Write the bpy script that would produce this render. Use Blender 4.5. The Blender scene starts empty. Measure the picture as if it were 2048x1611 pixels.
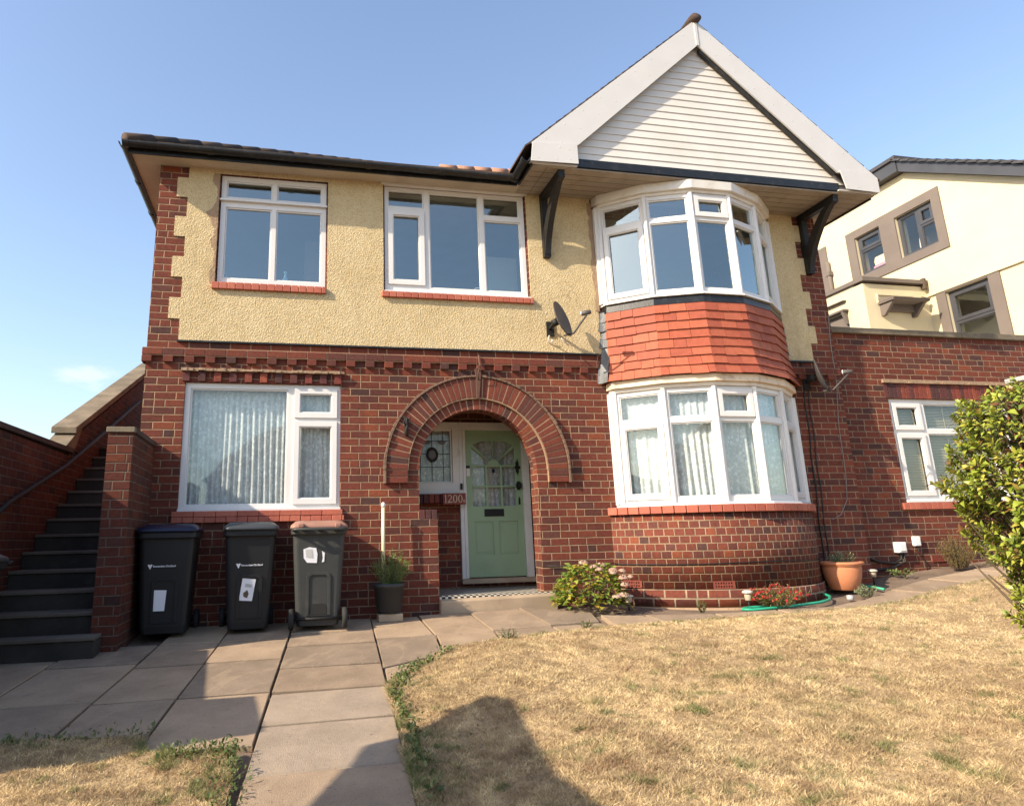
import bpy, bmesh, math, random
import numpy as np
from mathutils import Vector, Matrix
from mathutils.geometry import tessellate_polygon
random.seed(7); np.random.seed(7)
C = bpy.context.scene
COL = C.collection
R = math.radians
# ------------------------------------------------------------------ camera
cam_d = bpy.data.cameras.new('camera'); cam = bpy.data.objects.new('camera', cam_d); COL.objects.link(cam)
yaw, pit, rol = R(11.899), R(13.571), R(-1.311)
fw = Vector((math.sin(yaw)*math.cos(pit), math.cos(yaw)*math.cos(pit), math.sin(pit)))
rt = Vector((math.cos(yaw), -math.sin(yaw), 0)); up = rt.cross(fw)
rt2 = rt*math.cos(rol)+up*math.sin(rol); up2 = -rt*math.sin(rol)+up*math.cos(rol)
m = Matrix((rt2, up2, -fw)).transposed().to_4x4(); m.translation = (1.6523, -8.1432, 1.0)
cam.matrix_world = m
cam_d.sensor_width = 36; cam_d.lens = 1364.18*36/2048
cam_d.shift_x = (1024-861.46)/2048; cam_d.shift_y = (742.36-805.5)/2048
cam_d.clip_start = .05; cam_d.clip_end = 2000
C.camera = cam
# ------------------------------------------------------------------ light
LD = Vector((.99, .353, -.67)).normalized()
W = bpy.data.worlds.new('World'); C.world = W; W.use_nodes = True
nt = W.node_tree; bg = nt.nodes['Background']
sky = nt.nodes.new('ShaderNodeTexSky'); sky.sky_type = 'NISHITA'; sky.sun_disc = False
sky.sun_elevation = math.asin(-LD.z); sky.sun_rotation = math.atan2(-LD.x, -LD.y) % (2*math.pi)
sky.air_density = 1.25; sky.dust_density = 1.5; sky.ozone_density = 2.2; sky.altitude = 100
hs = nt.nodes.new('ShaderNodeHueSaturation'); hs.inputs['Hue'].default_value = .505; hs.inputs['Saturation'].default_value = .95; hs.inputs['Value'].default_value = 1.08
nt.links.new(sky.outputs[0], hs.inputs['Color'])
# one small faint cloud low on the left
tc = nt.nodes.new('ShaderNodeTexCoord'); cd = fw*1.0+rt2*((172-861.46)/1364.18)+up2*((742.36-748)/1364.18); cd.normalize()
mp_ = nt.nodes.new('ShaderNodeMapping'); mp_.inputs['Scale'].default_value = (1, 1, 2.2); nt.links.new(tc.outputs['Generated'], mp_.inputs[0])
sb = nt.nodes.new('ShaderNodeVectorMath'); sb.operation = 'DISTANCE'; nt.links.new(mp_.outputs[0], sb.inputs[0]); sb.inputs[1].default_value = (cd.x, cd.y, cd.z*2.2)
nz = nt.nodes.new('ShaderNodeTexNoise'); nz.inputs['Scale'].default_value = 34; nz.inputs['Detail'].default_value = 6; nt.links.new(mp_.outputs[0], nz.inputs['Vector'])
ad = nt.nodes.new('ShaderNodeMath'); ad.operation = 'MULTIPLY_ADD'; nt.links.new(nz.outputs[0], ad.inputs[0]); ad.inputs[1].default_value = -.075; nt.links.new(sb.outputs['Value'], ad.inputs[2])
mr = nt.nodes.new('ShaderNodeMapRange'); mr.interpolation_type = 'SMOOTHSTEP'; nt.links.new(ad.outputs[0], mr.inputs[0])
for k_, v_ in zip((1, 2, 3, 4), (-.034, .006, .30, 0)): mr.inputs[k_].default_value = v_
cm = nt.nodes.new('ShaderNodeMix'); cm.data_type = 'RGBA'; nt.links.new(mr.outputs[0], cm.inputs[0]); nt.links.new(hs.outputs[0], cm.inputs[6]); cm.inputs[7].default_value = (5.6, 5.0, 5.0, 1)
nt.links.new(cm.outputs[2], bg.inputs[0]); bg.inputs[1].default_value = .15
sd = bpy.data.lights.new('sun', 'SUN'); sd.energy = 5; sd.angle = R(.55); sd.color = (1, .86, .66)
sun = bpy.data.objects.new('sun', sd); COL.objects.link(sun)
sun.rotation_euler = LD.to_track_quat('-Z', 'Y').to_euler()
C.view_settings.view_transform = 'Standard'; C.view_settings.look = 'None'
C.view_settings.exposure = .80; C.view_settings.gamma = 1; C.view_settings.use_curve_mapping = False
C.cycles.max_bounces = 8; C.cycles.transparent_max_bounces = 24
C.cycles.use_denoising = True

# ------------------------------------------------------------------ node helper
class NT:
    def __init__(s, name):
        s.mat = bpy.data.materials.new(name); s.mat.use_nodes = True
        s.t = s.mat.node_tree; s.t.nodes.clear()
        s.out = s.t.nodes.new('ShaderNodeOutputMaterial')
    def n(s, typ, ins=None, **kw):
        nd = s.t.nodes.new('ShaderNode'+typ)
        for k, v in kw.items(): setattr(nd, k, v)
        for k, v in (ins or {}).items(): s.set(nd.inputs[k], v)
        return nd
    def set(s, sock, v):
        if isinstance(v, bpy.types.NodeSocket): s.t.links.new(v, sock)
        elif isinstance(v, bpy.types.Node): s.t.links.new(v.outputs[0], sock)
        else:
            if sock.type == 'RGBA' and len(v) == 3: v = (*v, 1)
            sock.default_value = v
    def m(s, op, a, b=0, c=0):
        nd = s.n('Math', {0: a, 1: b}, operation=op)
        if op in ('SMOOTH_MIN', 'MULTIPLY_ADD'): s.set(nd.inputs[2], c)
        return nd.outputs[0]
    def ss(s, v, a, b, lo=0, hi=1):
        return s.n('MapRange', {0: v, 1: a, 2: b, 3: lo, 4: hi}, interpolation_type='SMOOTHSTEP').outputs[0]
    def mix(s, f, a, b, bl='MIX'):
        nd = s.n('Mix', data_type='RGBA', blend_type=bl); s.set(nd.inputs[0], f); s.set(nd.inputs[6], a); s.set(nd.inputs[7], b)
        return nd.outputs[2]
    def noise(s, vec, sc, det=3, ro=.5, dist=0):
        return s.n('TexNoise', {'Vector': vec, 'Scale': sc, 'Detail': det, 'Roughness': ro, 'Distortion': dist}).outputs[0]
    def ramp(s, f, stops, const=False):
        nd = s.n('ValToRGB', {0: f}); cr = nd.color_ramp
        if const: cr.interpolation = 'CONSTANT'
        while len(cr.elements) < len(stops): cr.elements.new(.5)
        for e, (p, c) in zip(cr.elements, stops): e.position = p; e.color = (*c, 1)
        return nd.outputs[0]
    def pos(s): return s.n('NewGeometry').outputs['Position']
    def obj(s): return s.n('TexCoord').outputs['Object']
    def rnd(s): return s.n('NewGeometry').outputs['Random Per Island']
    def bsdf(s, col, rough=.6, bump=None, bd=.01, bs=1, spec=.4, **kw):
        b = s.n('BsdfPrincipled'); s.set(b.inputs['Base Color'], col); s.set(b.inputs['Roughness'], rough)
        b.inputs['Specular IOR Level'].default_value = spec
        for k, v in kw.items(): s.set(b.inputs[k.replace('_', ' ')], v)
        if bump is not None:
            bn = s.n('Bump', {'Height': bump, 'Distance': bd, 'Strength': bs}); s.t.links.new(bn.outputs[0], b.inputs['Normal'])
        s.t.links.new(b.outputs[0], s.out.inputs[0]); return b

BRICKP = [(0, (0.165, 0.043, 0.028)), (.2, (0.190, 0.050, 0.029)), (.38, (0.140, 0.039, 0.026)), (.52, (0.175, 0.045, 0.027)), (.64, (0.115, 0.038, 0.029)),
          (.76, (0.155, 0.041, 0.026)), (.86, (0.225, 0.060, 0.030)), (.91, (0.080, 0.036, 0.031)), (.95, (0.125, 0.045, 0.035))]
def brick(name, L=.235, H=.087, v0=3.03, u0=.02, mort=(.285, .19, .12), mw=.0125, pal=BRICKP, dark=.84, wob=.0035):
    s = NT(name); uv = s.n('UVMap').outputs[0]
    nz = s.n('TexNoise', {'Vector': uv, 'Scale': 9, 'Detail': 3}).outputs[1]
    off = s.n('VectorMath', {0: nz, 1: (.5, .5, .5)}, operation='SUBTRACT')
    off = s.n('VectorMath', {0: off, 1: (wob*3, wob*2.2, 0)}, operation='MULTIPLY')
    p = s.n('VectorMath', {0: uv, 1: off}, operation='ADD')
    sp = s.n('SeparateXYZ', {0: p})
    v = s.m('DIVIDE', s.m('SUBTRACT', sp.outputs[1], v0), H); row = s.m('FLOOR', v)
    rj = s.n('TexWhiteNoise', {'W': row}, noise_dimensions='1D').outputs[0]
    half = s.m('MULTIPLY', s.m('FLOORED_MODULO', row, 2), .5)
    u = s.m('ADD', s.m('ADD', s.m('DIVIDE', s.m('SUBTRACT', sp.outputs[0], u0), L), half), s.m('MULTIPLY', rj, .12))
    cl = s.m('FLOOR', u)
    cell = s.n('CombineXYZ', {0: cl, 1: row})
    wn = s.n('TexWhiteNoise', {'Vector': cell}, noise_dimensions='2D')
    # some stretchers are split into two headers
    fu = s.m('FRACT', u); fv = s.m('FRACT', v)
    split = s.m('GREATER_THAN', s.n('TexWhiteNoise', {'Vector': s.n('VectorMath', {0: cell, 1: (7.3, 3.1, 0)}, operation='ADD')}, noise_dimensions='2D').outputs[0], .9 if L > .2 else 2.0)
    du = s.m('MULTIPLY', s.m('MINIMUM', fu, s.m('SUBTRACT', 1, fu)), L)
    dm = s.m('ADD', s.m('MULTIPLY', s.m('ABSOLUTE', s.m('SUBTRACT', fu, .5)), L), s.m('MULTIPLY', s.m('SUBTRACT', 1, split), 9))
    dv = s.m('MULTIPLY', s.m('MINIMUM', fv, s.m('SUBTRACT', 1, fv)), H)
    d = s.m('MINIMUM', s.m('MINIMUM', du, dm), dv)
    d = s.m('ADD', d, s.m('MULTIPLY', s.m('SUBTRACT', s.noise(uv, 60, 2), .5), .004))
    mask = s.ss(d, mw/2-.0016, mw/2+.0016)
    idv = s.m('FRACT', s.m('ADD', wn.outputs[0], s.m('MULTIPLY', s.m('MULTIPLY', split, s.m('GREATER_THAN', fu, .5)), .43)))
    col = s.ramp(idv, pal, True)
    br = s.ss(s.noise(uv, 26, 4, .65), .25, .8, .78, 1.22)
    big = s.ss(s.noise(uv, .9, 3), .3, .7, .88, 1.1)
    br = s.m('MULTIPLY', s.m('MULTIPLY', br, big), dark)
    col = s.mix(1, col, s.n('CombineColor', {0: br, 1: br, 2: br}).outputs[0], 'MULTIPLY')
    stv = s.n('VectorMath', {0: uv, 1: (2.6, .42, 1)}, operation='MULTIPLY')
    stain = s.ss(s.noise(stv, 1.6, 5, .6), .52, .78, 0, .5); col = s.mix(stain, col, (.055, .026, .024))
    effl = s.ss(s.noise(s.n('VectorMath', {0: uv, 1: (1.0, 2.5, 1)}, operation='MULTIPLY'), 2.2, 7, .75), .63, .82, 0, .32); col = s.mix(effl, col, (.30, .20, .16))
    spot = s.ss(s.noise(uv, 130, 2), .68, .8, 0, .35)
    col = s.mix(spot, col, (.33, .2, .15))
    mn = s.ss(s.noise(uv, 5, 4), .3, .75, .72, 1.12)
    mc = s.mix(1, (*mort, 1), s.n('CombineColor', {0: mn, 1: mn, 2: mn}).outputs[0], 'MULTIPLY')
    mc = s.mix(s.m('MULTIPLY', stain, 1.3), mc, (.12, .075, .05)); fin = s.mix(mask, mc, col)
    h = s.m('ADD', s.m('MULTIPLY', s.ss(d, 0, mw*.75), 1.0), s.m('MULTIPLY', s.noise(uv, 90, 3), .28))
    s.bsdf(fin, .85, h, .006, .9, spec=.25)
    return s.mat
def piece(name, pal, rough=.8, dark=1, nscale=40, bump=.25, spec=.3, amp=.25):
    """a separate piece of brick, tile or plank: colour by its own island"""
    s = NT(name); p = s.pos()
    col = s.ramp(s.rnd(), pal, True)
    br = s.m('MULTIPLY', s.ss(s.noise(p, nscale, 4, .65), .25, .8, 1-amp, 1+amp), dark)
    col = s.mix(1, col, s.n('CombineColor', {0: br, 1: br, 2: br}).outputs[0], 'MULTIPLY')
    s.bsdf(col, rough, s.noise(p, 110, 3), .002, bump*2, spec=spec); return s.mat
def paint(name, col, rough=.4, var=.06, bump=.0, dirt=None, dscale=3, spec=.4, bsc=60, damt=.6):
    s = NT(name); p = s.pos()
    br = s.ss(s.noise(p, 2.3, 4), .3, .7, 1-var, 1+var)
    c = s.mix(1, (*col, 1), s.n('CombineColor', {0: br, 1: br, 2: br}).outputs[0], 'MULTIPLY')
    if dirt: c = s.mix(s.ss(s.noise(p, dscale, 6, .7), .5, .78, 0, damt), c, dirt)
    s.bsdf(c, rough, s.noise(p, bsc, 3) if bump else None, .004, bump, spec=spec); return s.mat

M = {}
M['brick'] = brick('brick_stretcher')
M['brick_side'] = brick('brick_boundary_shaded', mort=(.115, .08, .06), dark=.5, v0=.1)  # brick and mortar darkened: the wall's shade is put into the colour
M['brick_wing'] = brick('brick_wing', mort=(.27, .185, .12), dark=.84, u0=.1)
M['brick_header'] = brick('brick_header', L=.1175, H=.087, v0=.33, mort=(.29, .20, .125), mw=.0125, dark=.82)
M['brick_plinth'] = brick('brick_plinth', L=.235, H=.10, v0=.13, mort=(.31, .22, .15), mw=.02, dark=.82)
M['brick_piece'] = piece('brick_piece', BRICKP, .85, dark=.84)
M['brick_soldier'] = piece('brick_soldier', [(0, (.17, .042, .032)), (.25, (.10, .034, .032)), (.5, (.19, .048, .033)), (.7, (.07, .03, .03)), (.85, (.24, .062, .036))], .85)
M['mortar'] = paint('mortar', (.30, .20, .125), .9, .15, .4)
M['terracotta'] = piece('terracotta_tile', [(0, (.40, .115, .072)), (.35, (.36, .100, .064)), (.7, (.43, .13, .082))], .6, amp=.12)
M['tile_hung'] = piece('hung_tile', [(0, (.36, .095, .050)), (.3, (.33, .082, .044)), (.55, (.38, .105, .056)), (.8, (.30, .074, .042))], .65, amp=.14, nscale=14)
M['upvc'] = paint('white_upvc', (.67, .655, .64), .28, .03, dirt=(.6, .5, .36), dscale=2.2, damt=.16)
M['white_paint'] = paint('white_paint', (.70, .67, .62), .5, .06, .1, dirt=(.42, .31, .2), dscale=4, damt=.5)
M['peel_paint'] = paint('peeling_cream_paint', (.74, .60, .44), .6, .1, .3, dirt=(.30, .19, .11), dscale=7, damt=.85)
M['board_white'] = paint('white_bargeboard', (.57, .56, .55), .38, .03, dirt=(.6, .55, .48), dscale=1.5, damt=.2)
M['cladding'] = paint('white_cladding', (.64, .61, .565), .4, .04, dirt=(.5, .37, .24), dscale=1.1, damt=.15)
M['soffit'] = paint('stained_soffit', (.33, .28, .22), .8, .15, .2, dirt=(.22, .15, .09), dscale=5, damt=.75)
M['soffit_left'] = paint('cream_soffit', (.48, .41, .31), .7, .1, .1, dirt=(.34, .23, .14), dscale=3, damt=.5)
M['black'] = paint('black_gloss_paint', (.012, .012, .012), .32, .2, .25, dirt=(.11, .10, .09), dscale=9, spec=.5, damt=.45)
M['blacktimber'] = paint('weathered_black_timber', (.010, .0095, .009), .5, .2, .6, dirt=(.12, .105, .09), dscale=26, damt=.25, bsc=35)
M['rooftile'] = piece('roof_tile', [(0, (.055, .042, .036)), (.3, (.075, .05, .04)), (.6, (.045, .036, .032)), (.85, (.095, .066, .05))], .9, nscale=20)
M['ridge_red'] = piece('red_ridge_tile', [(0, (.30, .15, .105)), (.5, (.34, .18, .12))], .85)
M['lead'] = paint('lead_sheet', (.085, .09, .10), .5, .25, .6, dirt=(.36, .35, .33), dscale=9, damt=.8)
M['coping'] = paint('concrete_coping', (.18, .145, .10), .9, .25, .8, dirt=(.07, .06, .05), dscale=16, damt=.85)
M['copingshade'] = paint('shaded_coping', (.065, .045, .038), .9, .25, .6, dirt=(.03, .025, .02), dscale=8, damt=.6)  # coping colour with the shade on it mixed in
M['driptile'] = paint('arch_drip', (.17, .105, .072), .9, .2, .5)
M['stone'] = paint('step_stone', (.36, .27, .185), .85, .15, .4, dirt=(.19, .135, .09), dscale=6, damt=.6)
M['stairstone'] = paint('shaded_stair_stone', (.10, .082, .066), .9, .2, .6, dirt=(.07, .055, .045), dscale=5, damt=.7)  # tread stone, darkened for the shade over the flight
M['stairriser'] = paint('shaded_stair_riser', (.030, .025, .021), .9, .3, .6, dirt=(.06, .048, .038), dscale=6, damt=.6)  # riser darker than the tread, its shade put into the colour
M['iron'] = paint('black_iron', (.016, .015, .014), .65, .2, .3)
M['rust'] = paint('rusty_iron', (.10, .05, .035), .8, .2, .4)
M['green'] = paint('sage_green_paint', (.30, .41, .25), .45, .05, .12, dirt=(.20, .26, .14), dscale=3, damt=.4)
M['dishgrey'] = paint('dish_grey', (.075, .068, .064), .55, .1)
M['dishlight'] = paint('galvanised', (.35, .36, .37), .4, .1)
M['plasticwhite'] = paint('white_plastic', (.72, .70, .68), .45, .05)
M['cable'] = paint('black_cable', (.012, .012, .012), .5, .1)
M['cablegrey'] = paint('grey_cable', (.20, .17, .16), .6, .1)
M['hose'] = paint('green_hose', (.03, .34, .20), .4, .1)
M['potclay'] = paint('terracotta_pot', (.52, .20, .095), .75, .08, .15, dirt=(.62, .40, .27), dscale=6, damt=.5)
M['potgrey'] = paint('dark_grey_pot', (.04, .042, .044), .6, .15)
M['pole'] = paint('pale_yellow_pole', (.66, .56, .33), .5, .05)
M['sign'] = paint('sign_red', (.19, .042, .03), .7, .1, .2)
M['signtext'] = paint('sign_letters', (.50, .38, .26), .6, .1)
M['render'] = paint('cream_render', (.60, .52, .35), .85, .04, .25, bsc=160)
M['render_grey'] = paint('grey_brown_band', (.15, .122, .105), .85, .06, .2, bsc=160)
M['greyframe'] = paint('grey_window_frame', (.055, .055, .062), .4, .1)
M['slate_tile'] = piece('grey_concrete_tile', [(0, (.05, .05, .055)), (.5, (.062, .06, .066)), (.8, (.044, .044, .05))], .8)
M['soil'] = paint('bare_soil', (.15, .105, .075), .95, .25, 1, dirt=(.30, .23, .165), dscale=30, damt=.8, bsc=50)
M['interior'] = paint('interior_plaster', (.55, .52, .48), .9, .05)
M['interior_dark'] = paint('interior_dark', (.16, .15, .15), .9, .05)
M['bulb'] = paint('solar_lamp_body', (.45, .36, .26), .4, .1)
M['brass'] = paint('old_lamp_cap', (.5, .46, .40), .3, .1)
M['bark'] = paint('brown_stem', (.10, .07, .045), .9, .2, .5)
M['sticker'] = paint('white_sticker', (.74, .74, .78), .5, .03)
M['sticker_pale'] = paint('faded_print', (.45, .45, .44), .6, .2)
M['wheel'] = paint('black_rubber', (.02, .02, .02), .8, .2)
M['bin1'] = paint('charcoal_plastic', (.011, .0115, .013), .5, .1)
M['bin3'] = paint('grey_plastic', (.040, .042, .041), .5, .1, dirt=(.12, .11, .10), dscale=5, damt=.3)
M['lidblue'] = paint('dark_blue_lid', (.008, .011, .036), .35, .1)
M['lidgrey'] = paint('grey_lid', (.045, .05, .056), .38, .1)
M['lidbrown'] = paint('brown_lid', (.32, .165, .12), .45, .12, dirt=(.45, .32, .26), dscale=8, damt=.4)

def mk_stucco():
    s = NT('yellow_roughcast'); p = s.pos()
    big = s.noise(p, 1.1, 5, .6); mid = s.noise(p, 9, 4, .6)
    vo = s.n('TexVoronoi', {'Vector': s.n('VectorMath', {0: p, 1: s.n('VectorMath', {0: s.n('TexNoise', {'Vector': p, 'Scale': 24, 'Detail': 2}).outputs[1], 1: (.035, .035, .035)}, operation='MULTIPLY')}, operation='ADD'), 'Scale': 66, 'Randomness': 1}, feature='SMOOTH_F1').outputs[0]
    h = s.m('ADD', s.m('MULTIPLY', s.ss(vo, 0, .6, 1, 0), .7), s.m('MULTIPLY', s.noise(p, 48, 5, .7), 1.0))
    c = s.ramp(s.m('ADD', s.m('MULTIPLY', big, .6), s.m('MULTIPLY', mid, .4)), [(.3, (.46, .355, .195)), (.45, (.57, .45, .26)), (.6, (.63, .51, .31)), (.75, (.58, .475, .30))])
    c = s.mix(s.ss(h, .35, .75, .42, 0), c, (.28, .19, .085))
    c = s.mix(s.ss(s.noise(p, 2.0, 6, .7), .58, .8, 0, .5), c, (.42, .33, .17))
    st = s.n('VectorMath', {0: p, 1: (3.2, 3.2, .35)}, operation='MULTIPLY'); c = s.mix(s.ss(s.noise(st, 1.8, 5, .6), .54, .8, 0, .42), c, (.33, .26, .15))
    vz = s.n('TexVoronoi', {'Vector': s.n('VectorMath', {0: p, 1: s.n('VectorMath', {0: s.n('TexNoise', {'Vector': p, 'Scale': 5, 'Detail': 3}).outputs[1], 1: (.22, .22, .22)}, operation='MULTIPLY')}, operation='ADD'), 'Scale': 1.1}, feature='DISTANCE_TO_EDGE').outputs[0]
    crk = s.m('MULTIPLY', s.ss(vz, .001, .0045, .6, 0), s.ss(s.noise(p, .9, 2), .5, .62)); c = s.mix(crk, c, (.16, .12, .07))
    s.bsdf(c, .95, h, .010, .75, spec=.12); return s.mat
M['stucco'] = mk_stucco()
def mk_cement():
    s = NT('rough_cement'); p = s.pos()
    s.bsdf(s.mix(s.noise(p, 14, 4), (.22, .15, .10), (.40, .27, .17)), .95, s.noise(p, 40, 4), .01, .8); return s.mat
M['cement'] = mk_cement()
def mk_paving():
    s = NT('paving_concrete'); p = s.pos(); r = s.rnd()
    base = s.ramp(r, [(0, (.315, .23, .158)), (.2, (.265, .196, .138)), (.4, (.34, .25, .172)), (.6, (.29, .215, .152)), (.8, (.235, .178, .13)), (.92, (.31, .245, .185))], True)
    big = s.ss(s.noise(p, 2.6, 6, .65), .3, .7, .84, 1.12); c = s.mix(1, base, s.n('CombineColor', {0: big, 1: big, 2: big}).outputs[0], 'MULTIPLY')
    sw = s.n('VectorRotate', {'Vector': p, 'Angle': R(28)}, rotation_type='Z_AXIS'); sw = s.n('VectorMath', {0: sw, 1: (3.4, 1.1, 1)}, operation='MULTIPLY')
    c = s.mix(s.ss(s.noise(sw, 1.5, 6, .6, .5), .54, .62, 0, .32), c, (.38, .29, .20))
    c = s.mix(s.ss(s.noise(p, 3.5, 6, .7), .6, .74, 0, .5), c, (.16, .125, .10))
    c = s.mix(s.ss(s.noise(p, 62, 3), .58, .72, 0, .5), c, (.15, .115, .09)); c = s.mix(s.ss(s.noise(p, 48, 3), .66, .76, 0, .45), c, (.55, .46, .36))
    c = s.mix(s.ss(s.noise(p, 14, 3), .72, .76, 0, .6), c, (.13, .10, .08))
    s.bsdf(c, .92, s.m('ADD', s.noise(p, 150, 3), s.m('MULTIPLY', s.noise(p, 14, 4), .9)), .006, .75, spec=.15); return s.mat
M['paving'] = mk_paving()
def mk_tilefloor():
    s = NT('chequered_tile'); p = s.pos()
    rp = s.n('VectorRotate', {'Vector': p, 'Angle': R(45)}, rotation_type='Z_AXIS')
    ch = s.n('TexChecker', {'Vector': rp, 'Scale': 1/.052, 1: (.62, .57, .48), 2: (.02, .02, .02)})
    s.bsdf(ch.outputs[0], .35); return s.mat
M['tilefloor'] = mk_tilefloor()
def mk_ground():
    s = NT('dry_lawn_soil'); p = s.pos()
    a = s.noise(p, 1.3, 5, .6); b = s.noise(p, 22, 4, .7)
    c = s.ramp(s.m('ADD', s.m('MULTIPLY', a, .5), s.m('MULTIPLY', b, .5)), [(.32, (.18, .125, .075)), (.5, (.36, .26, .15)), (.65, (.48, .36, .21))])
    c = s.mix(s.ss(s.noise(p, .8, 4), .6, .72, 0, .35), c, (.15, .16, .05))
    s.bsdf(c, .95, b, .03, .8, spec=.1); return s.mat
M['ground'] = mk_ground()
def mk_glass(name, k=1.5, base=.02, tint=(.82, .88, .88)):
    s = NT(name)
    fr = s.n('LayerWeight', {'Blend': .5})
    f = s.m('MINIMUM', s.m('ADD', s.m('MULTIPLY', s.m('POWER', fr.outputs['Facing'], 3.2), .75), base), 1)
    wob = s.n('Bump', {'Height': s.noise(s.pos(), 1.6, 1), 'Distance': .02, 'Strength': .12})
    gl = s.n('BsdfGlossy', {'Color': (.86, .97, .96, 1), 'Roughness': .012, 'Normal': wob})
    tr = s.n('BsdfTransparent', {'Color': (*tint, 1)})
    mx = s.n('MixShader', {0: f, 1: tr, 2: gl}); s.t.links.new(mx.outputs[0], s.out.inputs[0]); return s.mat
M['glass'] = mk_glass('window_glass', base=.26, tint=(.80, .90, .90))
M['glass_thin'] = mk_glass('net_window_glass', base=.10, tint=(.97, .99, .99))
M['glass_door'] = mk_glass('door_glass', base=.05, tint=(.86, .88, .86))
def mk_lace(name, col, amt=.5):
    s = NT(name); uv = s.n('UVMap').outputs[0]
    v1 = s.n('TexVoronoi', {'Vector': uv, 'Scale': 16, 'Randomness': .9}).outputs[0]
    n1 = s.noise(uv, 42, 4, .7, .6); n2 = s.noise(uv, 9, 3)
    pat = s.ss(s.m('ADD', s.m('ADD', s.m('MULTIPLY', n1, .7), s.m('MULTIPLY', n2, .5)), s.m('MULTIPLY', s.ss(v1, .1, .5, 1, 0), .25)), .52, .82)
    df = s.n('BsdfDiffuse', {'Color': (*col, 1)}); tl = s.n('BsdfTranslucent', {'Color': (*col, 1)})
    a = s.n('MixShader', {0: .25, 1: df, 2: tl}); tr = s.n('BsdfTransparent')
    f = s.m('ADD', 1-amt, s.m('MULTIPLY', pat, amt))
    mx = s.n('MixShader', {0: f, 1: tr, 2: a}); s.t.links.new(mx.outputs[0], s.out.inputs[0]); return s.mat
M['lace'] = mk_lace('net_lace', (.82, .87, .86), .30)
M['lace_door'] = mk_lace('door_lace', (.88, .87, .88), .4)
def leafmat(name, pal, rough=.45, spec=.35, tl=.35):
    s = NT(name); r = s.rnd(); p = s.pos()
    c = s.ramp(r, pal)
    br = s.ss(s.noise(p, 30, 2), .3, .7, .8, 1.2)
    c = s.mix(1, c, s.n('CombineColor', {0: br, 1: br, 2: br}).outputs[0], 'MULTIPLY')
    b = s.n('BsdfPrincipled', {'Base Color': c, 'Roughness': rough}); b.inputs['Specular IOR Level'].default_value = spec
    t = s.n('BsdfTranslucent', {'Color': c})
    mx = s.n('MixShader', {0: tl, 1: b, 2: t}); s.t.links.new(mx.outputs[0], s.out.inputs[0]); return s.mat
M['leaf_bush'] = leafmat('bush_leaf', [(0, (.12, .17, .022)), (.3, (.22, .275, .035)), (.6, (.31, .355, .048)), (.82, (.43, .41, .07)), (.92, (.40, .30, .06)), (.96, (.22, .11, .035)), (1, (.13, .06, .03))], .38, .4, .25)
M['leaf_old'] = leafmat('old_leaf', [(0, (.05, .07, .018)), (.5, (.08, .085, .022)), (.8, (.15, .075, .03)), (1, (.07, .035, .02))], .7, .15, .1)
M['leaf_hyd'] = leafmat('hydrangea_leaf', [(0, (.10, .18, .03)), (.4, (.20, .29, .05)), (.7, (.34, .38, .07)), (.88, (.52, .42, .05)), (1, (.34, .20, .05))])
M['petal_hyd'] = leafmat('hydrangea_petal', [(0, (.52, .32, .27)), (.5, (.60, .45, .35)), (.8, (.42, .24, .18)), (1, (.52, .42, .26))], .7, .2)
M['leaf_rose'] = leafmat('rosemary_leaf', [(0, (.09, .17, .045)), (.5, (.17, .29, .065)), (1, (.32, .42, .11))])
M['leaf_fuch'] = leafmat('fuchsia_leaf', [(0, (.08, .13, .03)), (.5, (.17, .22, .05)), (.8, (.25, .18, .05)), (1, (.28, .09, .05))])
M['petal_red'] = leafmat('red_petal', [(0, (.42, .025, .05)), (.6, (.55, .04, .05)), (1, (.62, .10, .05))])
M['leaf_weed'] = leafmat('weed_leaf', [(0, (.06, .095, .03)), (.5, (.11, .155, .045)), (1, (.22, .23, .08))])
M['leaf_dry'] = leafmat('dry_plant', [(0, (.17, .115, .035)), (.5, (.22, .16, .05)), (1, (.15, .15, .04))])
M['leaf_grey'] = leafmat('grey_leaf', [(0, (.16, .21, .11)), (.6, (.25, .30, .17)), (1, (.36, .38, .22))])
M['leaf_hedge'] = leafmat('hedge_leaf', [(0, (.04, .08, .02)), (1, (.10, .15, .04))])
def mk_grass():
    s = NT('dry_grass_blade'); a = s.n('VertexColor', layer_name='Col').outputs[0]
    b = s.n('BsdfPrincipled', {'Base Color': a, 'Roughness': .7}); b.inputs['Specular IOR Level'].default_value = .2
    t = s.n('BsdfTranslucent', {'Color': a}); mx = s.n('MixShader', {0: .3, 1: b, 2: t})
    s.t.links.new(mx.outputs[0], s.out.inputs[0]); return s.mat
M['grass'] = mk_grass()

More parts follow.
